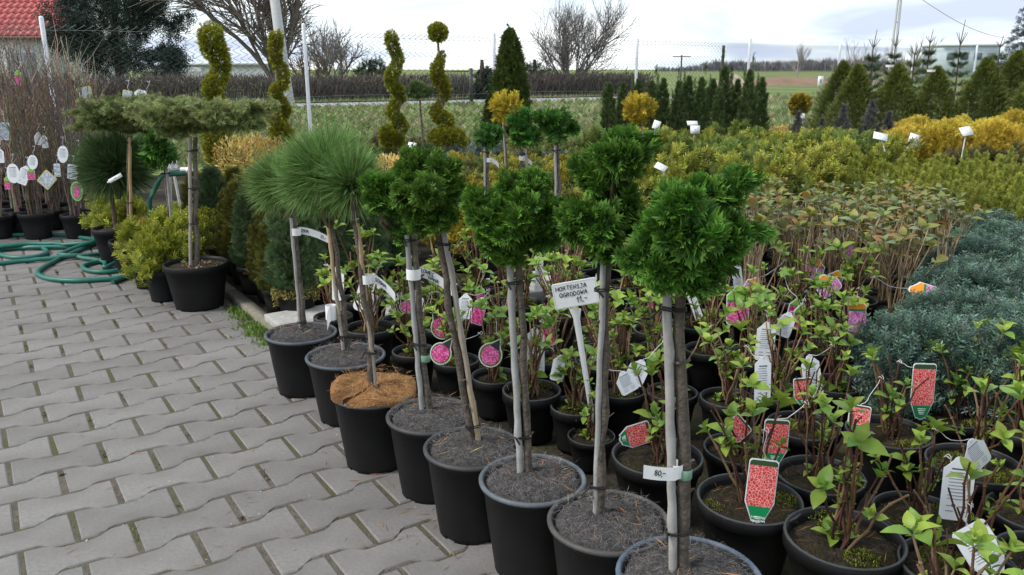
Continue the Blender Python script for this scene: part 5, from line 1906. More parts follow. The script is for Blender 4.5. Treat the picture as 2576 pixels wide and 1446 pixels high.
# young spruces and pines by the far fence
def sapling(label, px, Y, H, R, c0, c1, leader=.3, Ts=TB2, n=700):
    H += .14
    t = thing('young_spruce', label, 'conifer', (gx(px, Y, .8), Y, 0), 'young spruces by the fence'); std_pot(t, .13, .2)
    mb = MB()
    for lv in range(9):
        z = .25 + (H - .3) * lv / 9; r_ = R * (1 - lv / 9.5)
        for k in range(7):
            a = k * 2 * pi / 7 + lv; s_ = rng.uniform(.15, 1, 10)[:, None]
            p = np.array([0, 0, z]) + s_ * np.array([r_ * cos(a), r_ * sin(a), .12 * r_ + .05]); d = np.array([cos(a), sin(a), .5]) + rng.normal(size=(10, 3)) * .35
            sprinkle(mb, Ts, p, d, .075, c0, c1, .2)
    mb.build('foliage', M['conifer'], t, smooth=False)['kind'] = 'stuff'
    b = MB(); b.tube([(0, 0, .15), (.01, 0, H * .6), (.0, .01, H), (.02, 0, H + leader)], [.02, .012, .007, .003], (.14, .1, .07), 6)
    for k in range(4):
        a = k * 1.6; b.tube([(0, 0, H), (.07 * cos(a), .07 * sin(a), H + leader * .5)], [.005, .003], (.14, .1, .07), 5)
    b.build('trunk', M['bark'], t)


G0, G1 = (.035, .06, .03), (.1, .14, .075)
sapling('young spruce with a forked bare leader rising above the conical spruces', 2185, 10.3, 1.15, .3, G0, G1, .22)
sapling('young spruce with a tall thin leader and whorled tip beside the golden cypresses', 2400, 10.6, 1.2, .3, (.05, .08, .04), (.14, .18, .09), .3)
sapling('pale young larch-like conifer between conical spruces', 2290, 10.5, 1.08, .38, (.09, .12, .045), (.2, .24, .1), .12)
sapling('slim young spruce with pale tip by the fence', 2240, 11.5, 1.2, .25, G0, G1, .2)
sapling('bushy pale pine sapling beside the dark conical spruce', 2500, 11.0, 1.18, .4, (.06, .1, .05), (.15, .2, .1), .15)
sapling('small spruce sapling with an upright tip', 2325, 11.6, 1.25, .22, G0, G1, .18)
sapling('pale pine sapling at the end of the conifer rows', 2570, 10.4, 1.15, .4, (.06, .1, .06), (.14, .19, .12), .1)
# tall blue spruce at the edge
t = thing('tall_blue_spruce', 'tall blue-green spruce with drooping arms at the end of the conifer rows', 'conifer', (gx(2605, 13.5, 1.2), 13.5, 0))
b, mb = MB(), MB()
b.tube([(0, 0, 0), (0, 0, 1.4), (0, 0, 2.6)], [.06, .04, .01], (.1, .08, .06)); b.build('trunk', M['bark'], t)
for k in range(110):
    z = random.uniform(.3, 2.5); L_ = .7 * (1 - z / 2.75) + .1; a = random.uniform(0, 2 * pi)
    s_ = rng.uniform(.1, 1, 30)[:, None]
    p = np.array([0, 0, z]) + s_ * L_ * np.array([cos(a), sin(a), .1]) + np.array([0, 0, -.12]) * s_ ** 2
    sprinkle(mb, TB2, p, np.array([cos(a), sin(a), .1]) + rng.normal(size=(30, 3)) * .5, .1, (.04, .06, .06), (.11, .15, .16), .25)
mb.build('crown', M['conifer'], t, smooth=False)

# ------------------------------------------------------------------ white T labels stuck among the shrubs
def t_label(label, px, py, w, h, tilt, Y, stick, yaw=0, lean=-.4):
    c = at_y(px, py, Y); k = ppm(Y, c[2])
    W, Hh = w / k, h / k
    e = at_y(stick[0], stick[1], Y)
    e2 = e + (e - c) * .4
    t = thing('stick_label', label, 'label', (e2[0], e2[1], e2[2]), 'white stick labels')
    R = (Matrix.Rotation(yaw, 4, 'Z') @ Matrix.Rotation(lean, 4, 'X') @ Matrix.Rotation(tilt, 4, 'Y'))
    mb = MB(); mb.box(c, (W, .003, Hh / cos(lean)), (.82, .83, .83), tilt=R); pl = mb.build('plate', M['paper'], t, world=True, smooth=False)
    b = MB(); f = np.array((R @ Vector((0, -.0022, 0))))
    q = np.array((R @ Vector((W * .1, 0, -Hh * .1)))); b.tube([c + f - q, c + f, c + f + q * .6 + [0, 0, .004]], .0014, (.15, .15, .17), 4); b.build('handwriting', M['ink'], pl, world=True)
    mb = MB(); mb.tube(np.array([e2, e, c + (e - c) * .25]), .0045, (.8, .8, .8), 5); mb.build('stick', M['paper'], t, world=True)


LB = 'white stick label %s'
for s_, px, py, w, h, ti, Y, st, le in [
        ('beside the golden ball and columnar yews', 1651, 314, 18, 20, .35, 6.0, (1645, 335), -.6), ('standing in golden juniper before the columnar yews', 1748, 326, 24, 20, 0, 6.6, (1744, 350), -.3),
        ('bent over among dark junipers', 1961, 376, 30, 14, .6, 5.6, (1972, 402), -.9), ('tilted near the bronze-tinted twigs behind the largest cypress crown', 1662, 420, 30, 14, .6, 4.5, (1680, 462), -.8),
        ('slanting out of the golden cypresses', 2298, 352, 26, 30, .3, 5.9, (2268, 388), -.3), ('upright among the golden cypresses, plate seen flat', 2430, 330, 30, 20, -.2, 6.0, (2420, 385), -.7),
        ('sunk in dark juniper beside the golden cypresses', 2214, 343, 34, 16, .35, 5.5, (2222, 370), -.9), ('by the golden ball conifer', 2018, 292, 12, 12, 0, 8.2, (2018, 305), -.4),
        ('small, in front of the low cushion pine', 1035, 368, 20, 18, .2, 5.7, (1033, 390), -.6)]:
    t_label(LB % s_, px, py, w, h, ti, Y, st, 0, le)
for px, py in ((2238, 166), (2342, 178)):
    Y = 8.8; c = at_y(px, py, Y)
    t = thing('curled_label', 'white curled label ring on top of a conical spruce', 'label', c, 'curled labels on spruces')
    mb = MB(); a = np.linspace(.2, 2 * pi * .85, 12); v = []
    for q in a: v += [(.04 * cos(q), .04 * sin(q), -.012), (.045 * cos(q), .045 * sin(q), .012)]
    mb.add(v, [(2 * i, 2 * i + 2, 2 * i + 3, 2 * i + 1) for i in range(11)], (.82, .82, .82)); mb.build('strip', M['paper'], t)
for s_, px, py, Y in (('white and yellow picture label over the golden juniper', 1741, 309, 6.7),):
    c = at_y(px, py, Y); t = thing('picture_label', s_, 'label', c)
    mb = MB(); R = Matrix.Rotation(-1.0, 4, 'X'); mb.box((0, 0, 0), (.085, .002, .05), (.8, .82, .8), tilt=R); pl = mb.build('plate', M['paper'], t, smooth=False)
    mb = MB(); mb.box((0, -.018, -.018), (.085, .002, .012), (.2, .35, .08), tilt=R); mb.build('green_edge', M['paper'], pl, smooth=False)
    mb = MB(); mb.tube([(0, 0, 0), (.01, .01, -.2)], .003, (.75, .75, .75), 4); mb.build('stick', M['paper'], t)

# ------------------------------------------------------------------ group by the hose: umbrella junipers, golden junipers, pipes
def umbrella(pix):
    """flat crown: list of (x, y, rx px, rz px, dy)"""
    def f(mb, Y):
        for x, y, rx, rz, dy in pix:
            c = at_y(x, y, Y + dy); k = ppm(Y + dy, c[2])
            RX, RZ = rx / k, rz / k
            n = int(1500 * RX * RX / .04) + 30
            a = rng.uniform(0, 2 * pi, n); q = np.sqrt(rng.uniform(0.02, 1, n))
            p = np.stack([c[0] + RX * q * np.cos(a), c[1] + RX * .8 * q * np.sin(a), c[2] + RZ * (1 - 1.3 * q ** 2) * rng.uniform(-.3, 1, n) + .01 * np.sin(a * 7)], -1)
            d = np.stack([np.cos(a), np.sin(a), .15 - .45 * q], -1) + rng.normal(size=(n, 3)) * .35
            sprinkle(mb, TJ2, p - unit(d) * .03, d, .042, (.1, .14, .042), (.29, .35, .13), .25)
            for kk in range(9):                          # long arching whips
                a_ = random.uniform(0, 2 * pi); s_ = rng.uniform(.7, 1.28, 16)[:, None]
                up_ = random.uniform(-.6, .9); s_ = s_ * random.uniform(.9, 1.25)
                p = c + np.hstack([RX * s_ * cos(a_), RX * .8 * s_ * sin(a_), RZ * (.4 + up_ * (s_ - .5))])
                sprinkle(mb, TJ, p, np.array([cos(a_), sin(a_), .05]) + rng.normal(size=(16, 3)) * .3, .05, (.1, .13, .042), (.28, .32, .12), .2)
    return f


def clumps(cx, cy, rx, ry, n, seed):
    q = random.Random(seed); out = []
    for k in range(n):
        a = 2.4 * k; r = math.sqrt((k + .5) / n)
        out.append((cx + rx * r * cos(a), cy + ry * r * sin(a) + q.uniform(-9, 9) + 30 * r * r - 10, q.uniform(38, 56), q.uniform(28, 40), .2 * r * sin(a) + q.uniform(-.04, .04)))
    return out


def chunk_top(t, r, z):
    mb = MB()
    for k in range(90):
        a = random.uniform(0, 2 * pi); q = r * math.sqrt(random.random()) * .93; s_ = random.uniform(.006, .016)
        v = unit(rng.normal(size=(8, 3))) * s_ * rng.uniform(.6, 1.1, (8, 1))
        mb.add(v + [q * cos(a), q * sin(a), z + s_ * .4 + .012 * (1 - q / r)], [(0, 1, 2), (0, 2, 3), (4, 5, 6), (4, 6, 7), (0, 4, 1), (2, 6, 3), (1, 5, 2), (3, 7, 0)], np.array([.27, .17, .1]) * random.uniform(.6, 1.3))
    mb.build('bark_chips', M['twig'], t, smooth=False)['kind'] = 'stuff'


c = on_z(492, 662, .2)
Yj = c[1]
t = standard('umbrella_juniper', 'flat-topped umbrella juniper on a staked stem in the big black pot with bark chips', 490, Yj, (487, 345), umbrella(clumps(500, 298, 120, 20, 15, 5) + [(500, 300, 90, 34, 0), (600, 280, 40, 16, .02), (640, 272, 24, 12, .0)]), 'potted tree', .011, (-.02, .008, (.3, .27, .23)), (.136, .205), tieat=(.35, .62, .9))
t.location = (c[0], Yj, 0)
chunk_top(t, .13, .175)
mb = MB()
e = at_y(440, 274, Yj) - np.array(t.location); f = at_y(362, 292, Yj) - np.array(t.location)
mb.add([e + [0, 0, .008], e - [0, 0, .006], f - [0, 0, .012], f + [0, 0, .004]], [(0, 1, 2, 3)], (.82, .82, .82)); mb.build('paper_band', M['paper'], t)
Y2 = 4.3
standard('umbrella_juniper', 'second umbrella juniper with tan stake, reaching over the dark pine bush', 326, Y2, (322, 345), umbrella(clumps(335, 290, 90, 24, 13, 8) + [(330, 298, 70, 28, 0), (400, 270, 60, 22, .1), (258, 300, 30, 14, 0)]), 'potted tree', .009, (.014, .008, (.4, .27, .12)), (.1, .17))
standard('small_grafted_cypress', 'small dark grafted cypress hanging under the umbrella juniper beside the white pipes', 436, 4.0, (415, 425), hinc([(390, 375, 30, 0), (420, 392, 26, 0), (365, 370, 22, 0), (400, 410, 26, 0), (390, 350, 24, 0), (372, 395, 18, 0)]), stake=(.012, .007, (.3, .3, .3)), pot=(.1, .16))
t = thing('pine_bush', 'dark bushy pine with long needles behind the golden junipers', 'potted tree', (gx(285, 4.5, .3), 4.5, 0)); std_pot(t, .12, .2)
pine([(290, 425, 88, .0)], 16, .2, (.025, .06, .02), (.085, .14, .05), 420)(t, 4.5)
b = MB(); b.tube([(0, 0, .17), (0, 0, .55)], [.015, .008], (.12, .09, .06)); b.build('stem', M['bark'], t)
t_label('white stick label resting in the dark pine bush', 290, 448, 36, 10, -.5, 4.25, (276, 456), 0, -.2)
JG = 'golden junipers in pots beside the hose'
for lab, px, py, hpx, w, R, sh in [('golden feathery juniper in a small pot touching the big black pot', 404, 676, 0, 72, .17, .24), ('golden feathery juniper whose sprays touch the hose', 308, 575, 0, 62, .17, .19),
                              ('golden feathery juniper in the pot next to the shrub with tags', 280, 553, 0, 55, .17, .19), ('golden juniper squeezed behind the big black pot', 366, 648, 0, 60, .16, .22)]:
    c = on_z(px, py, .15)
    t = thing('golden_juniper', lab, 'potted plant', (c[0], c[1], 0), JG); std_pot(t, .072, .15, col=(.01, .011, .013))
    mb = MB(); spread_fill(.14, R, sh, 40, TJ2, .065, (.12, .165, .02), (.4, .42, .05), .22, .9, 18, .1)(mb)
    ball_fill([(0, 0, .2, .08), (.03, .02, .25, .06)], TJ2, .065, 260, (.1, .14, .02), (.34, .37, .045))(mb)
    for v in mb.v: v[:, 1] += .06 * np.clip((v[:, 2] - .14) / .1, 0, 1)
    mb.build('foliage', M['conifer'], t, smooth=False)['kind'] = 'stuff'
for lab, px, Y in (('golden juniper behind the first row by the hose', 450, 3.98),):
    t = thing('golden_juniper', lab, 'potted plant', (gx(px, Y, .2), Y, 0), JG); std_pot(t, .075, .15)
    mb = MB(); spread_fill(.14, .19, .24, 44, TJ2, .075, (.12, .165, .02), (.4, .42, .05), .22, .9, 18, .05)(mb)
    mb.build('foliage', M['conifer'], t, smooth=False)['kind'] = 'stuff'
# terracotta pot
Yt = 4.6
t = thing('terracotta_pot', 'empty terracotta pot standing before the white pipes', 'plant pot', (gx(392, Yt, .3), Yt, 0))
mb = MB(); mb.lathe([(0, .004), (.06, .004), (.062, 0), (.065, .004), (.09, .2), (.098, .2), (.1, .235), (.094, .235), (.086, .19), (.06, .03), (0, .03)], (.42, .14, .07), 28); mb.build('body', M['concrete'], t)
mb = MB(); disc_mesh(mb, .09, .205, (.05, .04, .03)); mb.build('soil', M['soil'], t)
# pipe stand
Yp = 4.95
t = thing('water_standpipe', 'white plastic water pipe stand with a dark coupling', 'pipe', (gx(478, Yp, .3), Yp, 0))
W_ = lambda x, y, d=0: at_y(x, y, Yp + d) - np.array(t.location)
def pipe(name, pts, r, col, n=12):
    mb = MB(); mb.tube(np.array(pts), r, col, n); mb.build(name, M['paint'], t)
g = W_(478, 428); pipe('upright', [np.array([g[0], 0, 0]), g], .017, (.72, .73, .73))
pipe('arm', [W_(478, 428), W_(455, 428)], .017, (.72, .73, .73)); pipe('coupling', [W_(456, 428), W_(428, 431)], .015, (.08, .09, .1)); pipe('elbow', [W_(482, 424), W_(474, 432)], .023, (.75, .75, .75))
k = W_(424, 395); f = W_(452, 500); f[2] = 0
pipe('brace', [k, W_(440, 450), f + [.02, 0, 0]], .008, (.66, .66, .64)); pipe('brace', [W_(426, 402), np.array([W_(410, 560)[0], .1, 0])], .008, (.6, .6, .58))
mb = MB(); mb.add([W_(405, 390), W_(445, 398), W_(446, 425), W_(402, 422)], [(0, 1, 2, 3)], (.75, .77, .8)); mb.build('plastic_sheet', M['paper'], t)

# garden hose: one long tube lying on the paving in loops
hz = [(290, 600), (262, 612), (225, 622), (150, 622), (80, 622), (30, 626), (-30, 632), (-80, 640), (-120, 618), (-90, 598), (0, 592), (90, 590), (170, 592), (225, 602), (255, 615), (268, 628), (240, 642), (160, 650), (60, 656), (0, 662), (-40, 664)]
h2 = [(-60, 640), (-30, 625), (30, 616), (90, 618), (118, 632), (95, 644), (40, 648), (0, 640), (-10, 630), (40, 624), (100, 624), (180, 621), (235, 608), (258, 606), (230, 616), (185, 635), (140, 655), (105, 675), (95, 688), (120, 700), (180, 706), (250, 703), (310, 697), (350, 680), (352, 662), (310, 655), (250, 658), (212, 668), (215, 678), (250, 684), (300, 680), (345, 668), (340, 656), (320, 652), (265, 672), (262, 660), (200, 648), (150, 642), (165, 634), (220, 622), (245, 615)]


def smooth_path(px, z):
    P = np.array([on_z(x, y, z)[:2] for x, y in px]); n = len(P); out = []
    for i in range(n - 1):
        p0, p1, p2, p3 = P[max(i - 1, 0)], P[i], P[i + 1], P[min(i + 2, n - 1)]
        for u in np.linspace(0, 1, 7)[:-1]:
            out.append(.5 * ((2 * p1) + (-p0 + p2) * u + (2 * p0 - 5 * p1 + 4 * p2 - p3) * u * u + (-p0 + 3 * p1 - 3 * p2 + p3) * u ** 3))
    out.append(P[-1]); return np.array(out)


def hose(px, label, lift):
    r = .0125; Q = smooth_path(px, r); n = len(Q); z = np.full(n, r)
    cnt = np.zeros(n)
    for i in range(n):                                    # ride over what already lies there
        d = np.linalg.norm(lift[:, :2] - Q[i], axis=1) if len(lift) else np.array([9])
        near_ = d < .028
        if near_.any(): z[i] = lift[near_, 2].max() + 2 * r * np.sqrt(max(0, 1 - (d[near_].min() / .028) ** 2))
        e = np.linalg.norm(Q[:max(i - 8, 0)] - Q[i], axis=1)
        k = e < .028
        if k.any(): z[i] = max(z[i], z[:max(i - 8, 0)][k].max() + 2 * r * .95)
    z = np.convolve(np.pad(z, 3, mode='edge'), np.ones(7) / 7, 'valid'); z = np.maximum(z, r)
    mb = MB(); mb.tube(np.column_stack([Q, z]), r, (.012, .135, .1), 10)
    o = tag(mb.build('garden_hose', M['rubber']), label, 'hose'); return np.column_stack([Q, z])


l1 = hose(h2, 'green garden hose looped in small coils on the paving', np.zeros((0, 3)))
hose(hz, 'green garden hose running in one wide loop over the coiled one', l1)
mb = MB(); Yh = 4.3
q = [at_y(x, y, Yh) for x, y in ((408, 440), (396, 462), (384, 485), (376, 505))] + [at_y(374, 512, Yh) * [1, 1, 0] + [0, 0, .2]]
mb.tube(bend_line(q[0], q[0], 2, 0) if False else np.array([q[0] + [.09, .08, .0]] + q[:4] + [np.array([q[3][0] - .02, q[3][1] - .02, .012]), np.array([q[3][0] - .1, q[3][1] - .3, .012])]), .013, (.01, .11, .06), 10)
tag(mb.build('garden_hose', M['rubber']), 'green hose end hanging down beside the terracotta pot', 'hose')

# ------------------------------------------------------------------ bare shrubs with tags
def bare_proto(seed, n, H, col, r=.095, h=.16, fork=4, potted=True):
    q = random.Random(seed)
    t = thing('bare_shrub', 'x', 'potted plant')
    std_pot(t, r, h, 22, col=(.012, .012, .0125))
    mb = MB()
    for k in range(n):
        base = np.array([q.uniform(-.03, .03), q.uniform(-.03, .03), h - .03])
        a = q.uniform(0, 2 * pi); L_ = H * q.uniform(.6, 1.08); ln_ = q.uniform(.02, .14)
        m_ = 8; pts = [base]
        for i in range(1, m_): pts.append(base + np.array([cos(a) * ln_ * (i / m_) + q.uniform(-.012, .012), sin(a) * ln_ * (i / m_) + q.uniform(-.012, .012), L_ * i / (m_ - 1)]))
        pts = np.array(pts); c = tuple(x * q.uniform(.7, 1.3) for x in col)
        mb.tube(pts, np.linspace(.005, .0016, m_), c, 4)
        for f in range(fork):
            i = q.randint(2, m_ - 2); d = np.array([q.uniform(-1, 1), q.uniform(-1, 1), 1.1]); l2 = q.uniform(.08, .32)
            mid = pts[i] + d * l2 * .5 + [q.uniform(-.02, .02), q.uniform(-.02, .02), 0]
            mb.tube([pts[i], mid, pts[i] + d * l2 + [0, 0, .03]], [.003, .0022, .001], c, 3, caps=False)
    mb.build('stems', M['twig'], t)['kind'] = 'stuff'
    return t


bare_p = Proto([bare_proto(700 + k, 12, .84 + .1 * (k % 3), [(.16, .125, .09), (.13, .108, .08), (.22, .18, .14), (.13, .1, .075)][k % 4]) for k in range(5)])
pale_p = Proto([bare_proto(720 + k, 3, 1.15, (.36, .31, .25), fork=7) for k in range(2)])
BG_ = 'bare shrubs with tags beside the hose'
for cx, cy, lab in ((45, 533, 'bare shrub with pale stems and a white oval tag in a pot on the paving'), (120, 512, 'bare pale-stemmed shrub carrying the diamond-hung picture tag'), (195, 525, 'bare shrub in the pot with an oval green and pink tag hanging at its rim'), (-30, 535, 'bare shrub in a dark pot cut by the picture edge')):
    c = on_z(cx, cy - 8, .16); pale_p.place((c[0], c[1], 0), None, .95, lab, BG_)
BLB = 'tall bare reddish-brown shrub in the crowded row of bare shrubs'
for r_i, Y in enumerate(np.arange(4.95, 6.9, .26)):
    w = .25 * ppm(Y, .3); px = -160 + (r_i % 2) * w / 2
    while px < 262 - r_i * 6:
        c = (gx(px, Y, .3), Y + random.uniform(-.04, .04), 0)
        if not (r_i == 0 and px > -60): bare_p.place(c, None, random.uniform(.85, 1.12), BLB, 'crowded bare shrubs')
        px += w
pale_big = Proto([bare_proto(740, 4, 1.35, (.34, .3, .25), fork=9)])
for px, Y, s_, lab in ((210, 6.6, 1.0, 'pale forked bare sapling rising above the bare shrubs'), (245, 6.3, .9, 'pale bare sapling with a cut slanting branch'), (145, 6.8, 1.02, 'pale bare sapling beside the fence post')): pale_big.place((gx(px, Y, .5), Y, 0), None, s_, lab, 'pale saplings')
TL = 'tags on the bare shrubs'
for st, cx, cy, w, h, ti, Y, lab in [
        ('oval', 33, 436, 32, 46, 0, 4.75, 'large white oval tag on the shrub in the open pot'), ('oval', 82, 408, 26, 34, .1, 4.95, 'white oval tag facing its text side, above the diamond tag'), ('yellow', 118, 452, 36, 36, .75, 4.85, 'yellow-edged picture tag hung like a diamond'),
        ('ovalpink', 193, 481, 31, 46, 0, 4.7, 'oval green tag with a pink flower hanging in front of a pot'), ('oval', 158, 388, 27, 40, .1, 5.1, 'white oval tag high on bare brown stems'), ('ovalpink', 207, 393, 26, 34, -.2, 5.0, 'oval green tag with pink flower high on the stems'),
        ('oval', 238, 392, 20, 36, .2, 5.1, 'narrow white oval tag beside the dark pine bush'), ('mix', 182, 432, 24, 34, .1, 5.0, 'blue and white picture tag on bare stems'), ('mix', 144, 428, 16, 30, 0, 5.1, 'slim blue and white picture tag on bare stems'),
        ('white', 60, 440, 26, 46, .4, 5.0, 'white text tag tilted beside a pink one'), ('pink', 78, 437, 20, 28, 0, 4.95, 'pink flower tag beside a white oval tag'), ('pink', 18, 460, 14, 30, 0, 4.8, 'narrow pink flower tag low on a stem'), ('white', 95, 348, 18, 30, .1, 5.3, 'white tag in the thick of the bare stems'), ('white', 112, 356, 16, 30, -.1, 5.3, 'pale tag in the thick of the bare stems'),
        ('mix', 12, 330, 22, 40, .1, 5.2, 'bluish picture tag at the edge of the bare shrubs'), ('white', 2, 392, 16, 32, 0, 5.0, 'white tag cut by the picture edge'), ('yellow', 212, 233, 38, 26, -.2, 5.6, 'green and brown picture tag high on a pale sapling'), ('pink', 45, 195, 16, 34, .1, 5.4, 'pink flower tag highest on the bare shrubs'),
        ('yellow', 320, 238, 24, 20, .2, 4.45, 'green picture tag standing above the umbrella juniper'), ('white', 356, 238, 30, 26, 1.0, 4.4, 'white tag bent above the umbrella juniper')]:
    ptag(st, cx, cy, w, h, ti, label=lab, group=TL, Y=Y, yaw=0, lean=-.1)

# ------------------------------------------------------------------ chain-link fence
fence = thing('chain_link_fence', 'grey-green chain-link fence on white posts between nursery and field', 'fence', (*fpt(0), -.02))
F0 = fpt(0); FD = unit(fpt(1) - fpt(0)); FL = float(np.linalg.norm(fpt(1) - fpt(0)))
FT = 1.4
for k in range(-2, 10):
    p = fpt(k) + [.012, -.034]
    mb = MB(); mb.lathe([(.021, -.0), (.021, 1.505), (.017, 1.52), (0, 1.525)], (.76, .78, .8), 12, p[0], p[1]); po = mb.build('post', M['paint'], fence, world=True)
    po.rotation_euler = (random.uniform(-.006, .006), random.uniform(-.006, .006), 0)
mw = .078
n = int((FL * 11) / mw); nz_ = int(FT / (mw * .5) / 1.0)
mb = MB(); x0 = -2 * FL
for i in range(n):
    m_ = nz_ + 1
    z = .04 + np.arange(m_) * FT / nz_
    s_ = x0 + i * mw + np.where((np.arange(m_) % 2) == 0, 0, mw * 1.02)
    bow = .008 * np.sin(s_ * 1.3) + .003 * np.where((np.arange(m_) % 2) == 0, 1, -1)
    pts = np.column_stack([F0[0] + FD[0] * s_ - FD[1] * bow, F0[1] + FD[1] * s_ + FD[0] * bow, z])
    mb.tube(pts, .0044, (.07, .085, .078), 3, caps=False)
    e = pts[-1]; mb.tube([e, e + [FD[0] * .012, FD[1] * .012, .018], e + [FD[0] * .02, FD[1] * .02, .0]], .0034, (.095, .115, .105), 3, caps=False)
mb.build('wire_mesh', M['wire'], fence, world=True)
for z in (.08, .75, FT):
    mb = MB(); s_ = np.linspace(x0, x0 + FL * 11, 90)
    mb.tube(np.column_stack([F0[0] + FD[0] * s_, F0[1] + FD[1] * s_, z + .008 * np.sin(s_ * 2.4)]), .0018, (.22, .25, .24), 4); mb.build('tension_wire', M['wire'], fence, world=True)
p = at_y(1815, 190, 13.0)
t = thing('rusty_strut', 'thin dark rusty post leaning beside the chain-link fence', 'post', (p[0], 13.0, -.02)); mb = MB(); mb.tube([(0, 0, 0), (.0, 0, .8), (.002, 0, 1.42)], .022, (.11, .09, .08), 8); mb.build('tube', M['bark'], t)

# ------------------------------------------------------------------ hedges, trees, houses beyond
def hedge(label, px0, px1, top_px, depth=.9, gap=0.0, dens=260, col=(.1, .083, .07)):
    a, b = far(px0, 0), far(px1, 0)
    def hp(px):                                            # on the hedge line
        lo, hi = -2000, 2000
        d = ray(px, 260)[:2]
        # intersect the view line with h0 + s hd (shifted back)
        o_ = h0 - hn * 1.0
        s_ = (o_[0] * d[1] - o_[1] * d[0]) / (hd[1] * d[0] - hd[0] * d[1])
        return o_ + hd * s_
    a, b = hp(px0), hp(px1)
    L_ = float(np.linalg.norm(b - a)); 
    Hh = CAMH + (174 - top_px) / FPX * (np.linalg.norm((a + b) / 2)) * 1.0 + .02
    t = thing('bare_hedge', label, 'hedge', (*((a + b) / 2), -.02), 'bare hedges along the road')
    d2 = (b - a) / L_; nn_ = np.array([-d2[1], d2[0]])
    mb = MB()
    n = int(dens * L_)
    s_ = rng.uniform(0, L_, n); w = rng.uniform(-depth / 2, depth / 2, n); H_ = Hh * (1 + .035 * np.sin(s_ * 1.7) + .02 * rng.normal(size=n))
    top = rng.uniform(.75, 1.0, n); 
    lean = rng.normal(size=(n, 2)) * .12
    P0 = np.column_stack([a[0] + d2[0] * s_ + nn_[0] * w, a[1] + d2[1] * s_ + nn_[1] * w, np.zeros(n) - .02])
    P1 = P0 + np.column_stack([lean, H_ * top])
    T = pack([kite((0, 0, 0), (0, 1, 0), .034, mid=.5)])
    dd = P1 - P0; ln = np.linalg.norm(dd, axis=1)
    mb.tile(T, frames(dd), P0, ln, vary(col, n, .3))
    n2 = n * 6                                             # fine twigs filling the upper body
    s_ = rng.uniform(0, L_, n2); w = rng.uniform(-depth / 2, depth / 2, n2); z = Hh * rng.uniform(.18 + gap, .97, n2)
    P0 = np.column_stack([a[0] + d2[0] * s_ + nn_[0] * w, a[1] + d2[1] * s_ + nn_[1] * w, z])
    dd = rng.normal(size=(n2, 3)) * .5 + UP * .9
    mb.tile(pack([kite((0, 0, 0), (0, 1, 0), .11)]), frames(dd), P0, rng.uniform(.1, .3, n2), vary(col, n2, .3))
    mb.build('twigs', M['twig'], t, world=True, smooth=False)['kind'] = 'stuff'
    return t


hedge('long brown leafless hedge by the road, thin at the foot, below the white building', -420, 735, 197, gap=.2, dens=170)
hedge('brown leafless hedge by the road behind the spiral topiaries', 742, 1180, 196)
hedge('brown leafless hedge ending in the open field beyond the cone-shaped thuja', 1322, 1625, 190, col=(.09, .075, .065))


def bare_tree(label, px, Yd, base_z, H, spread, trunks, levels, col, r0, seed, droop=0.0, nb=3, name='bare_tree', lean=None, top_up=.25):
    q = random.Random(seed)
    X = gx(px, Yd, 1)
    t = thing(name, label, 'tree', (X, Yd, -.02))
    tb, wb = MB(), MB()
    def grow(p, d, L_, r, lv):
        n = 4; pts = [p]
        for i in range(n):
            d = unit(d + np.array([q.uniform(-.22, .22), q.uniform(-.22, .22), q.uniform(-.1, .18) - droop * (levels - lv) * .12]))
            pts.append(pts[-1] + d * L_ / n)
        pts = np.array(pts)
        (tb if lv >= levels - 1 else wb).tube(pts, np.linspace(r, r * .6, n + 1), col, 6 if lv >= levels - 1 else 3, caps=False)
        if lv <= 0: return
        for i in range(nb + (1 if lv < levels else 0)):
            k = q.randint(1, n)
            a = q.uniform(0, 2 * pi); side = unit(np.cross(d, [cos(a), sin(a), .3]))
            grow(pts[k], unit(d * .8 + side * q.uniform(.45, .95) * spread + UP * top_up), L_ * q.uniform(.55, .8), r * .58, lv - 1)
        grow(pts[-1], d, L_ * .75, r * .6, lv - 1)
    for k in range(trunks):
        a = 2 * pi * k / trunks + q.uniform(-.3, .3)
        d = unit(np.array([cos(a) * spread * (.55 if trunks > 1 else .05), sin(a) * spread * (.55 if trunks > 1 else .05), 1.0])) if lean is None else unit(np.array(lean[k % len(lean)]))
        grow(np.array([.1 * cos(a), .1 * sin(a), 0.0]), d, H * .36 * q.uniform(.85, 1.1), r0, levels)
    tb.build('trunk', M['bark'], t); wb.build('branches', M['twig'], t)['kind'] = 'stuff'
    return t


bare_tree('large bare round-crowned tree behind the hedge in the open sky', 1430, 38, 0, 4.4, .85, 7, 4, (.16, .145, .14), .055, 11, nb=3)
bare_tree('bare leaning multi-stemmed willow behind the concrete pole', 700, 33, 0, 7.0, .55, 5, 4, (.17, .14, .12), .13, 23, .25, 3, 'bare_willow', [(-.75, .1, 1.0), (-.5, .2, 1.15), (-.1, .2, 1.2), (-.02, -.1, 1.2), (.3, .1, 1.1)])
bare_tree('bare spreading apple-like tree behind the hedge between pole and topiary', 845, 40, 0, 3.6, .95, 3, 4, (.2, .18, .165), .08, 31, nb=3)
bare_tree('small bare tree with rusty twigs by the concrete pole', 775, 36, 0, 2.2, .8, 4, 3, (.22, .15, .11), .05, 37, nb=3)
bare_tree('thin bare birch standing in the field before the far wood', 2005, 70, 0, 3.8, .5, 1, 4, (.3, .27, .25), .08, 41, nb=3)
bare_tree('thin bare tree showing above the conical spruces', 2310, 60, 0, 3.6, .7, 3, 3, (.3, .28, .27), .06, 43, nb=3)
for px, s in ((2135, 51), (2200, 52), (2170, 53)): bare_tree('thin bare sapling beyond the far fence, seen over the spruces', px, 22, 0, 2.0, .6, 3, 3, (.2, .17, .15), .02, s, nb=2)['group'] = 'thin saplings beyond the fence'


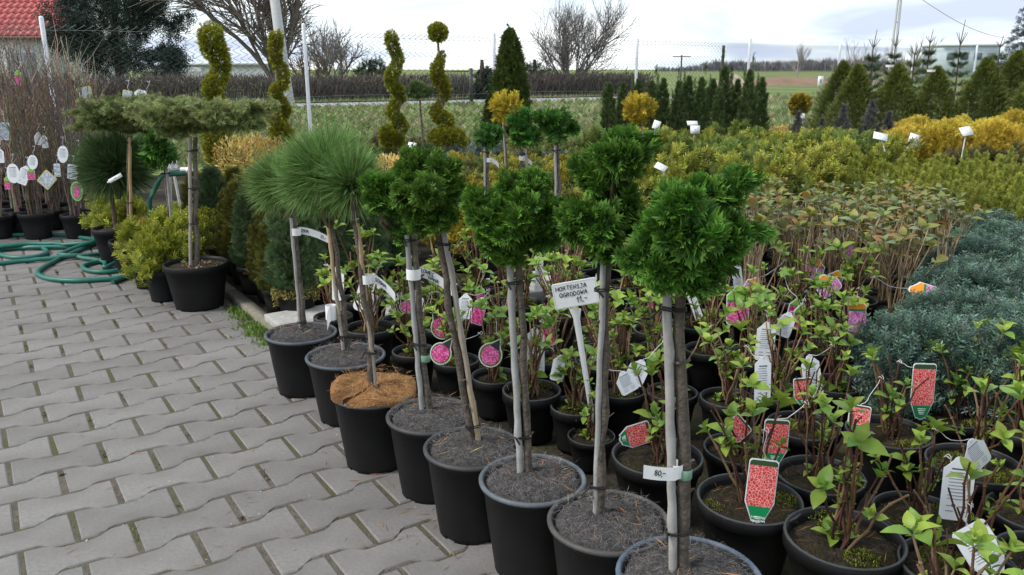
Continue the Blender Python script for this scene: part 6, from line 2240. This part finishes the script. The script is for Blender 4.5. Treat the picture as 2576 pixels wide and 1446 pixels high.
def dense_tree(label, px, Y, blobs, size, c0, c1, Ts, dens, name='evergreen_tree', trunk=None, jd=.4, up=.1):
    X = gx(px, Y, 1); t = thing(name, label, 'tree', (X, Y, -.02))
    mb = MB(); bl = []
    for x, y, r, dy in blobs:
        p = at_y(x, y, Y + dy); bl.append((p[0], p[1], max(p[2], .1), r / ppm(Y + dy, p[2])))
    bl = np.array(bl); n = int(dens * 4 * pi * (bl[:, 3] ** 2).sum() / (size * size))
    p, nr = blob_surface(bl, n, .45, 1.08, .4)
    sprinkle(mb, Ts, p - nr * size * .5, nr + UP * up + rng.normal(size=p.shape) * jd, size, c0, c1, .28)
    mb.build('crown', M['conifer'], t, world=True, smooth=False)
    b = MB(); tp = at_y(*(trunk or (px, 150)), Y) - np.array(t.location)
    b.tube([(0, 0, 0), (0, 0, tp[2] * .5), (tp[0], 0, tp[2])], [.16, .13, .06], (.07, .055, .045), 8); b.build('trunk', M['bark'], t)


sp = []
q = random.Random(5)
for k in range(95):
    y = q.uniform(-230, 165); f = (y + 230) / 395
    w = 40 + 150 * min(f * 1.2, 1) * (1 if y < 110 else .65)
    sp.append((300 + q.uniform(-1, 1) * w, y, q.uniform(24, 48), q.uniform(-1.8, 1.8)))
dense_tree('big dark blue-green spruce beside the red-roofed house', 300, 34, sp, .42, (.016, .028, .022), (.05, .075, .06), TB2, 3.6, 'spruce_tree', (300, -150))
dense_tree('dark rounded evergreen bush behind the hedge beside the spiral topiary', 930, 38, [(925, 172, 24, 0), (950, 168, 24, 0), (905, 182, 18, 0), (965, 182, 18, 0)], .28, (.025, .045, .025), (.06, .09, .05), TB, 4)
dense_tree('dark evergreen bush at the gap between two hedges', 1212, 31, [(1215, 200, 24, 0), (1205, 230, 22, 0), (1225, 232, 22, 0), (1222, 190, 18, 0), (1212, 258, 20, 0)], .25, (.025, .04, .025), (.06, .08, .05), TS, 4)
dense_tree('dark evergreen behind the hedge beside the bare round-crowned tree', 1345, 40, [(1345, 180, 26, 0), (1325, 178, 20, 0), (1372, 186, 18, 0)], .28, (.025, .045, .025), (.06, .09, .05), TB, 4)
# garden gate in the hedge gap
g0 = far(1182, 262)
t = thing('garden_gate', 'dark metal mesh gate with a post in the hedge gap', 'gate', (g0[0], g0[1] + .8, -.02)); mb = MB()
mb.box((0, 0, .55), (.12, .12, 1.1), (.05, .05, .055)); mb.build('gate_post', M['paint'], t, smooth=False)
for z in (.15, .6, 1.0):
    mb = MB(); mb.box((.8 / 2 - .95, 0, z), (1.0, .03, .03), (.05, .05, .055)); mb.build('rail', M['paint'], t, smooth=False)
for k in range(9):
    mb = MB(); mb.box((-.1 - .11 * k, 0, .57), (.015, .015, .86), (.05, .05, .055)); mb.build('bar', M['paint'], t, smooth=False)

# house with red tiled roof
Yh = 36.0
xr = gx(150, Yh, 3); zE = at_y(60, 92, Yh)[2]
t = thing('house', 'white house with red tiled roof behind the bare shrubs', 'house', (xr - 4.0, Yh + 3, -.02))
mb = MB(); mb.box((xr - 4.2, Yh + 3.4, zE / 2), (7.6, 6.2, zE), (.86, .86, .84)); mb.build('wall', M['wall'], t, world=True, smooth=False)
mb = MB(); sl = radians(40); Lr = 5.2
v = [(xr - 8.6, Yh, zE), (xr, Yh, zE), (xr, Yh + Lr * cos(sl), zE + Lr * sin(sl)), (xr - 8.6, Yh + Lr * cos(sl), zE + Lr * sin(sl)), (xr - 8.6, Yh + 2 * Lr * cos(sl), zE), (xr, Yh + 2 * Lr * cos(sl), zE)]
mb.add(v, [(0, 1, 2, 3), (3, 2, 5, 4)], (.25, .06, .05)); mb.add([v[1], v[5], v[2]], [(0, 1, 2)], (.6, .6, .58)); rf = mb.build('roof', M['tile'], t, world=True, smooth=False)
mb = MB(); mb.tube([(xr - 8.6, Yh - .06, zE - .05), (xr + .02, Yh - .06, zE - .05)], .07, (.13, .04, .04), 8); mb.build('gutter', M['paint'], t, world=True)
mb = MB(); mb.box((xr - 1.9, Yh + .28, zE - 1.25), (1.0, .06, 1.2), (.35, .4, .45)); wn = mb.build('window', M['paint'], t, world=True, smooth=False)
mb = MB(); mb.box((xr - 1.9, Yh + .26, zE - 1.95), (1.2, .12, .05), (.7, .7, .7)); mb.build('sill', M['paint'], wn, world=True, smooth=False)
tw, th_ = .3, .38
def tile_me():
    b = MB(); vv, ff = [], []
    xs = np.linspace(0, tw, 7); zz = .035 * np.sin(xs / tw * 2 * pi - .5)
    for yy, zo in ((0, .04), (th_ * 1.04, 0)):
        for x, z in zip(xs, zz): vv.append((x, yy * cos(sl) - (z + zo) * sin(sl), yy * sin(sl) + (z + zo) * cos(sl)))
    for x, z in zip(xs, zz): vv.append((x, .0 - (z + .0) * sin(sl), (z + .0) * cos(sl)))
    for i in range(6): ff.append((i, i + 1, 8 + i, 7 + i)); ff.append((14 + i, 15 + i, i + 1, i))
    b.add(vv, ff, (.44, .1, .095)); return b.build('roof_tile', M['tile'], link=False)


tm = tile_me(); rl = np.array(rf.parent.location); rv, rfx, rc = [], [], 0
for r_i in range(13):
    for c_i in range(28):
        x = xr - tw * (c_i + 1); y = Yh + r_i * th_ * cos(sl); z = zE + r_i * th_ * sin(sl) + .03
        if r_i < 11 and c_i < 16:
            o = obj('roof_tile', tm, rf); o.location = np.array([x, y, z]) - rl
        else:
            b0 = len(rv)
            for w in tm.vertices: rv.append((x + w.co.x - rl[0], y + w.co.y - rl[1], z + w.co.z - rl[2]))
            for f in tm.polygons: rfx.append([b0 + i for i in f.vertices])
me = bpy.data.meshes.new('more_roof_tiles'); me.from_pydata(rv, [], rfx); me.materials.append(M['tile'])
ca = me.color_attributes.new('Col', 'FLOAT_COLOR', 'POINT'); ca.data.foreach_set('color', np.tile([.44, .1, .095, 1], len(rv)).astype(np.float32))
obj('more_roof_tiles', me, rf)['kind'] = 'stuff'

# long white building
Yb = 62.0
x0b, x1b = gx(372, Yb, 2), gx(645, Yb, 2); zt = at_y(500, 160, Yb)[2]
t = thing('white_building', 'long low white building with flat grey eave behind the hedge', 'building', ((x0b + x1b) / 2, Yb, -.02))
mb = MB(); mb.box(((x0b + x1b) / 2, Yb + 4, zt / 2 - .1), (x1b - x0b, 8, zt - .1), (.8, .8, .82)); mb.build('wall', M['wall'], t, world=True, smooth=False)
mb = MB(); mb.box(((x0b + x1b) / 2, Yb + 4, zt - .06), (x1b - x0b + .8, 8.8, .16), (.45, .46, .48)); mb.build('roof', M['wall'], t, world=True, smooth=False)
mb = MB(); mb.add([(x0b - 1.6, Yb - .6, .9), (x0b + 4, Yb - .6, .9), (x0b + 4, Yb - .6, zt - .25), (x0b + 1.0, Yb - .6, zt - .25)], [(0, 1, 2, 3)], (.55, .55, .57)); mb.add([(x0b - 1.6, Yb - .6, .9), (x0b + 1.0, Yb - .6, zt - .25), (x0b + 1.0, Yb + 1, zt - .25), (x0b - 1.6, Yb + 1, .9)], [(0, 1, 2, 3)], (.5, .5, .52)); mb.build('lean_to', M['wall'], t, world=True, smooth=False)
# concrete pole with a yellow plate
p = far(728, 272); 
t = thing('concrete_pole', 'tapering grey concrete pole with a yellow plate in front of the willow', 'pole', (p[0], p[1], -.02))
mb = MB(); mb.lathe([(.165, 0), (.15, 1), (.12, 4.5), (.0, 4.5)], (.42, .43, .43), 14); o = mb.build('shaft', M['concrete'], t)
o.rotation_euler = (0, radians(-4.0), 0)
mb = MB(); z_ = at_y(731, 210, p[1])[2]; mb.box((-.07 * z_ + .03, -.165, z_), (.2, .012, .27), (.75, .6, .02)); pl = mb.build('yellow_plate', M['paint'], t, smooth=False)
mb = MB(); mb.box((-.07 * z_ + .03, -.173, z_ + .02), (.07, .006, .12), (.2, .16, .03)); mb.build('mark', M['ink'], pl, smooth=False)
# lattice power pole and wire
Yq = 48.0; xq = gx(2247, Yq, 2)
t = thing('power_pole', 'thin double-legged concrete power pole rising over the conical spruces', 'pole', (xq, Yq, -.02))
for s_ in (-1, 1):
    mb = MB(); mb.tube([(s_ * .14, 0, 0), (s_ * .05, 0, 8)], [.07, .05], (.5, .5, .5), 8); mb.build('leg', M['concrete'], t)
for z in (1.2, 2.4, 3.6, 4.8, 6.0):
    mb = MB(); mb.box((0, 0, z), (.2, .05, .06), (.5, .5, .5)); mb.build('rung', M['concrete'], t, smooth=False)
a, b = at_y(2250, -40, Yq), at_y(2620, 95, Yq + 25); s_ = np.linspace(0, 1, 24)[:, None]
a[0] += .3; w = a + (b - a) * s_ - UP * 1.1 * np.sin(s_ * pi)
mb = MB(); mb.tube(w, .018, (.3, .3, .32), 4); tag(mb.build('power_line', M['wire']), 'thin overhead wire sagging away from the double-legged pole', 'wire')
p = far(1714, 205); Yr = min(p[1], 90); t = thing('wooden_power_pole', 'small far power pole with crossarm before the far wood', 'pole', (gx(1714, Yr, 2), Yr, -.02))
mb = MB(); mb.tube([(0, 0, 0), (0, 0, 2.3)], .07, (.12, .1, .09), 6); mb.build('shaft', M['bark'], t); mb = MB(); mb.box((0, 0, 2.15), (1.6, .08, .08), (.12, .1, .09)); mb.build('crossarm', M['bark'], t, smooth=False)
# earth mounds, marker, far blue building, far wood
def mound(label, px, Y, w, h, col):
    t = thing('earth_mound', label, 'mound', (gx(px, Y, 0), Y, -.03)); mb = MB(); K = 14; v, f = [], []
    for i in range(K):
        for j in range(8):
            u, w_ = i / (K - 1) * 2 - 1, j / 7 * 2 - 1; v.append((u * w / 2, w_ * 3, h * max(0, (1 - u * u) * (1 - w_ * w_)) * random.uniform(.7, 1.15)))
    for i in range(K - 1):
        for j in range(7): f.append((i * 8 + j, i * 8 + 8 + j, i * 8 + 9 + j, i * 8 + j + 1))
    mb.add(v, f, col); mb.build('heap', M['soil_far'], t)


M['soil_far'] = mat('far_soil', 1.0, nscale=1.2, namt=.3)
mound('low heap of reddish soil at the far edge of the field', 1975, 62, 7, .55, (.24, .15, .1)); mound('long low heap of brown soil before the far wood', 2080, 68, 9, .5, (.2, .15, .12)); mound('small pale sand heap beyond the columnar yews', 1838, 55, 1.6, .75, (.36, .3, .23))
p = at_y(2063, 207, 50); t = thing('field_marker', 'small white marker board standing in the field', 'marker', (p[0], 50, -.02)); mb = MB(); mb.box((0, 0, .35), (.32, .06, .66), (.78, .78, .78)); mb.build('board', M['paint'], t, smooth=False); mb = MB(); mb.box((0, -.035, .4), (.12, .01, .2), (.3, .3, .3)); mb.build('mark', M['paint'], t, smooth=False)
p = at_y(2430, 150, 120); t = thing('far_building', 'pale blue flat-roofed building far behind the spruces', 'building', (p[0], 122, -.02))
mb = MB(); mb.box((0, 0, 2.1), (8, 6, 4.2), (.5, .58, .62)); mb.build('wall', M['wall'], t, smooth=False); mb = MB(); mb.box((0, 0, 4.3), (8.4, 6.4, .25), (.5, .52, .53)); mb.build('roof', M['wall'], t, smooth=False)
for k in range(4):
    mb = MB(); mb.box((-2.8 + 1.9 * k, -3.03, 2.8), (1.1, .08, .9), (.12, .16, .2)); mb.build('window', M['paint'], t, smooth=False)
mb = MB(); n = 9000
Yw = rng.uniform(320, 400, n); X = rng.uniform(.17, .9, n) * Yw
ht = 1.6 + 2.6 * np.abs(np.sin(X * .031) * np.sin(X * .011 + 1)) * rng.uniform(.5, 1.2, n) + rng.uniform(0, 1, n) ** 3 * 3.5; ht *= np.clip((X / Yw - .17) / .08, .35, 1)
P0 = np.column_stack([X, Yw, np.full(n, -.05)]); P1 = P0 + np.column_stack([rng.normal(size=n) * .3, rng.normal(size=n) * .3, ht])
mb.tile(pack([kite((0, 0, 0), (0, 1, 0), .09, mid=.6), kite((0, .3, 0), (.25, .95, 0), .06), kite((0, .35, 0), (-.22, .9, .1), .06), kite((0, .2, 0), (.15, .8, .2), .08)]), frames(P1 - P0), P0, np.linalg.norm(P1 - P0, axis=1), vary((.15, .145, .16), n, .25))  # slight blue of distance haze is put into the twig colour
tag(mb.build('far_wood', M['twig'], smooth=False), 'bare wood along the horizon, coloured blue-grey for distance haze', 'wood', kind='stuff')

for pr_ in list(globals().values()):
    if isinstance(pr_, Proto): pr_.done()
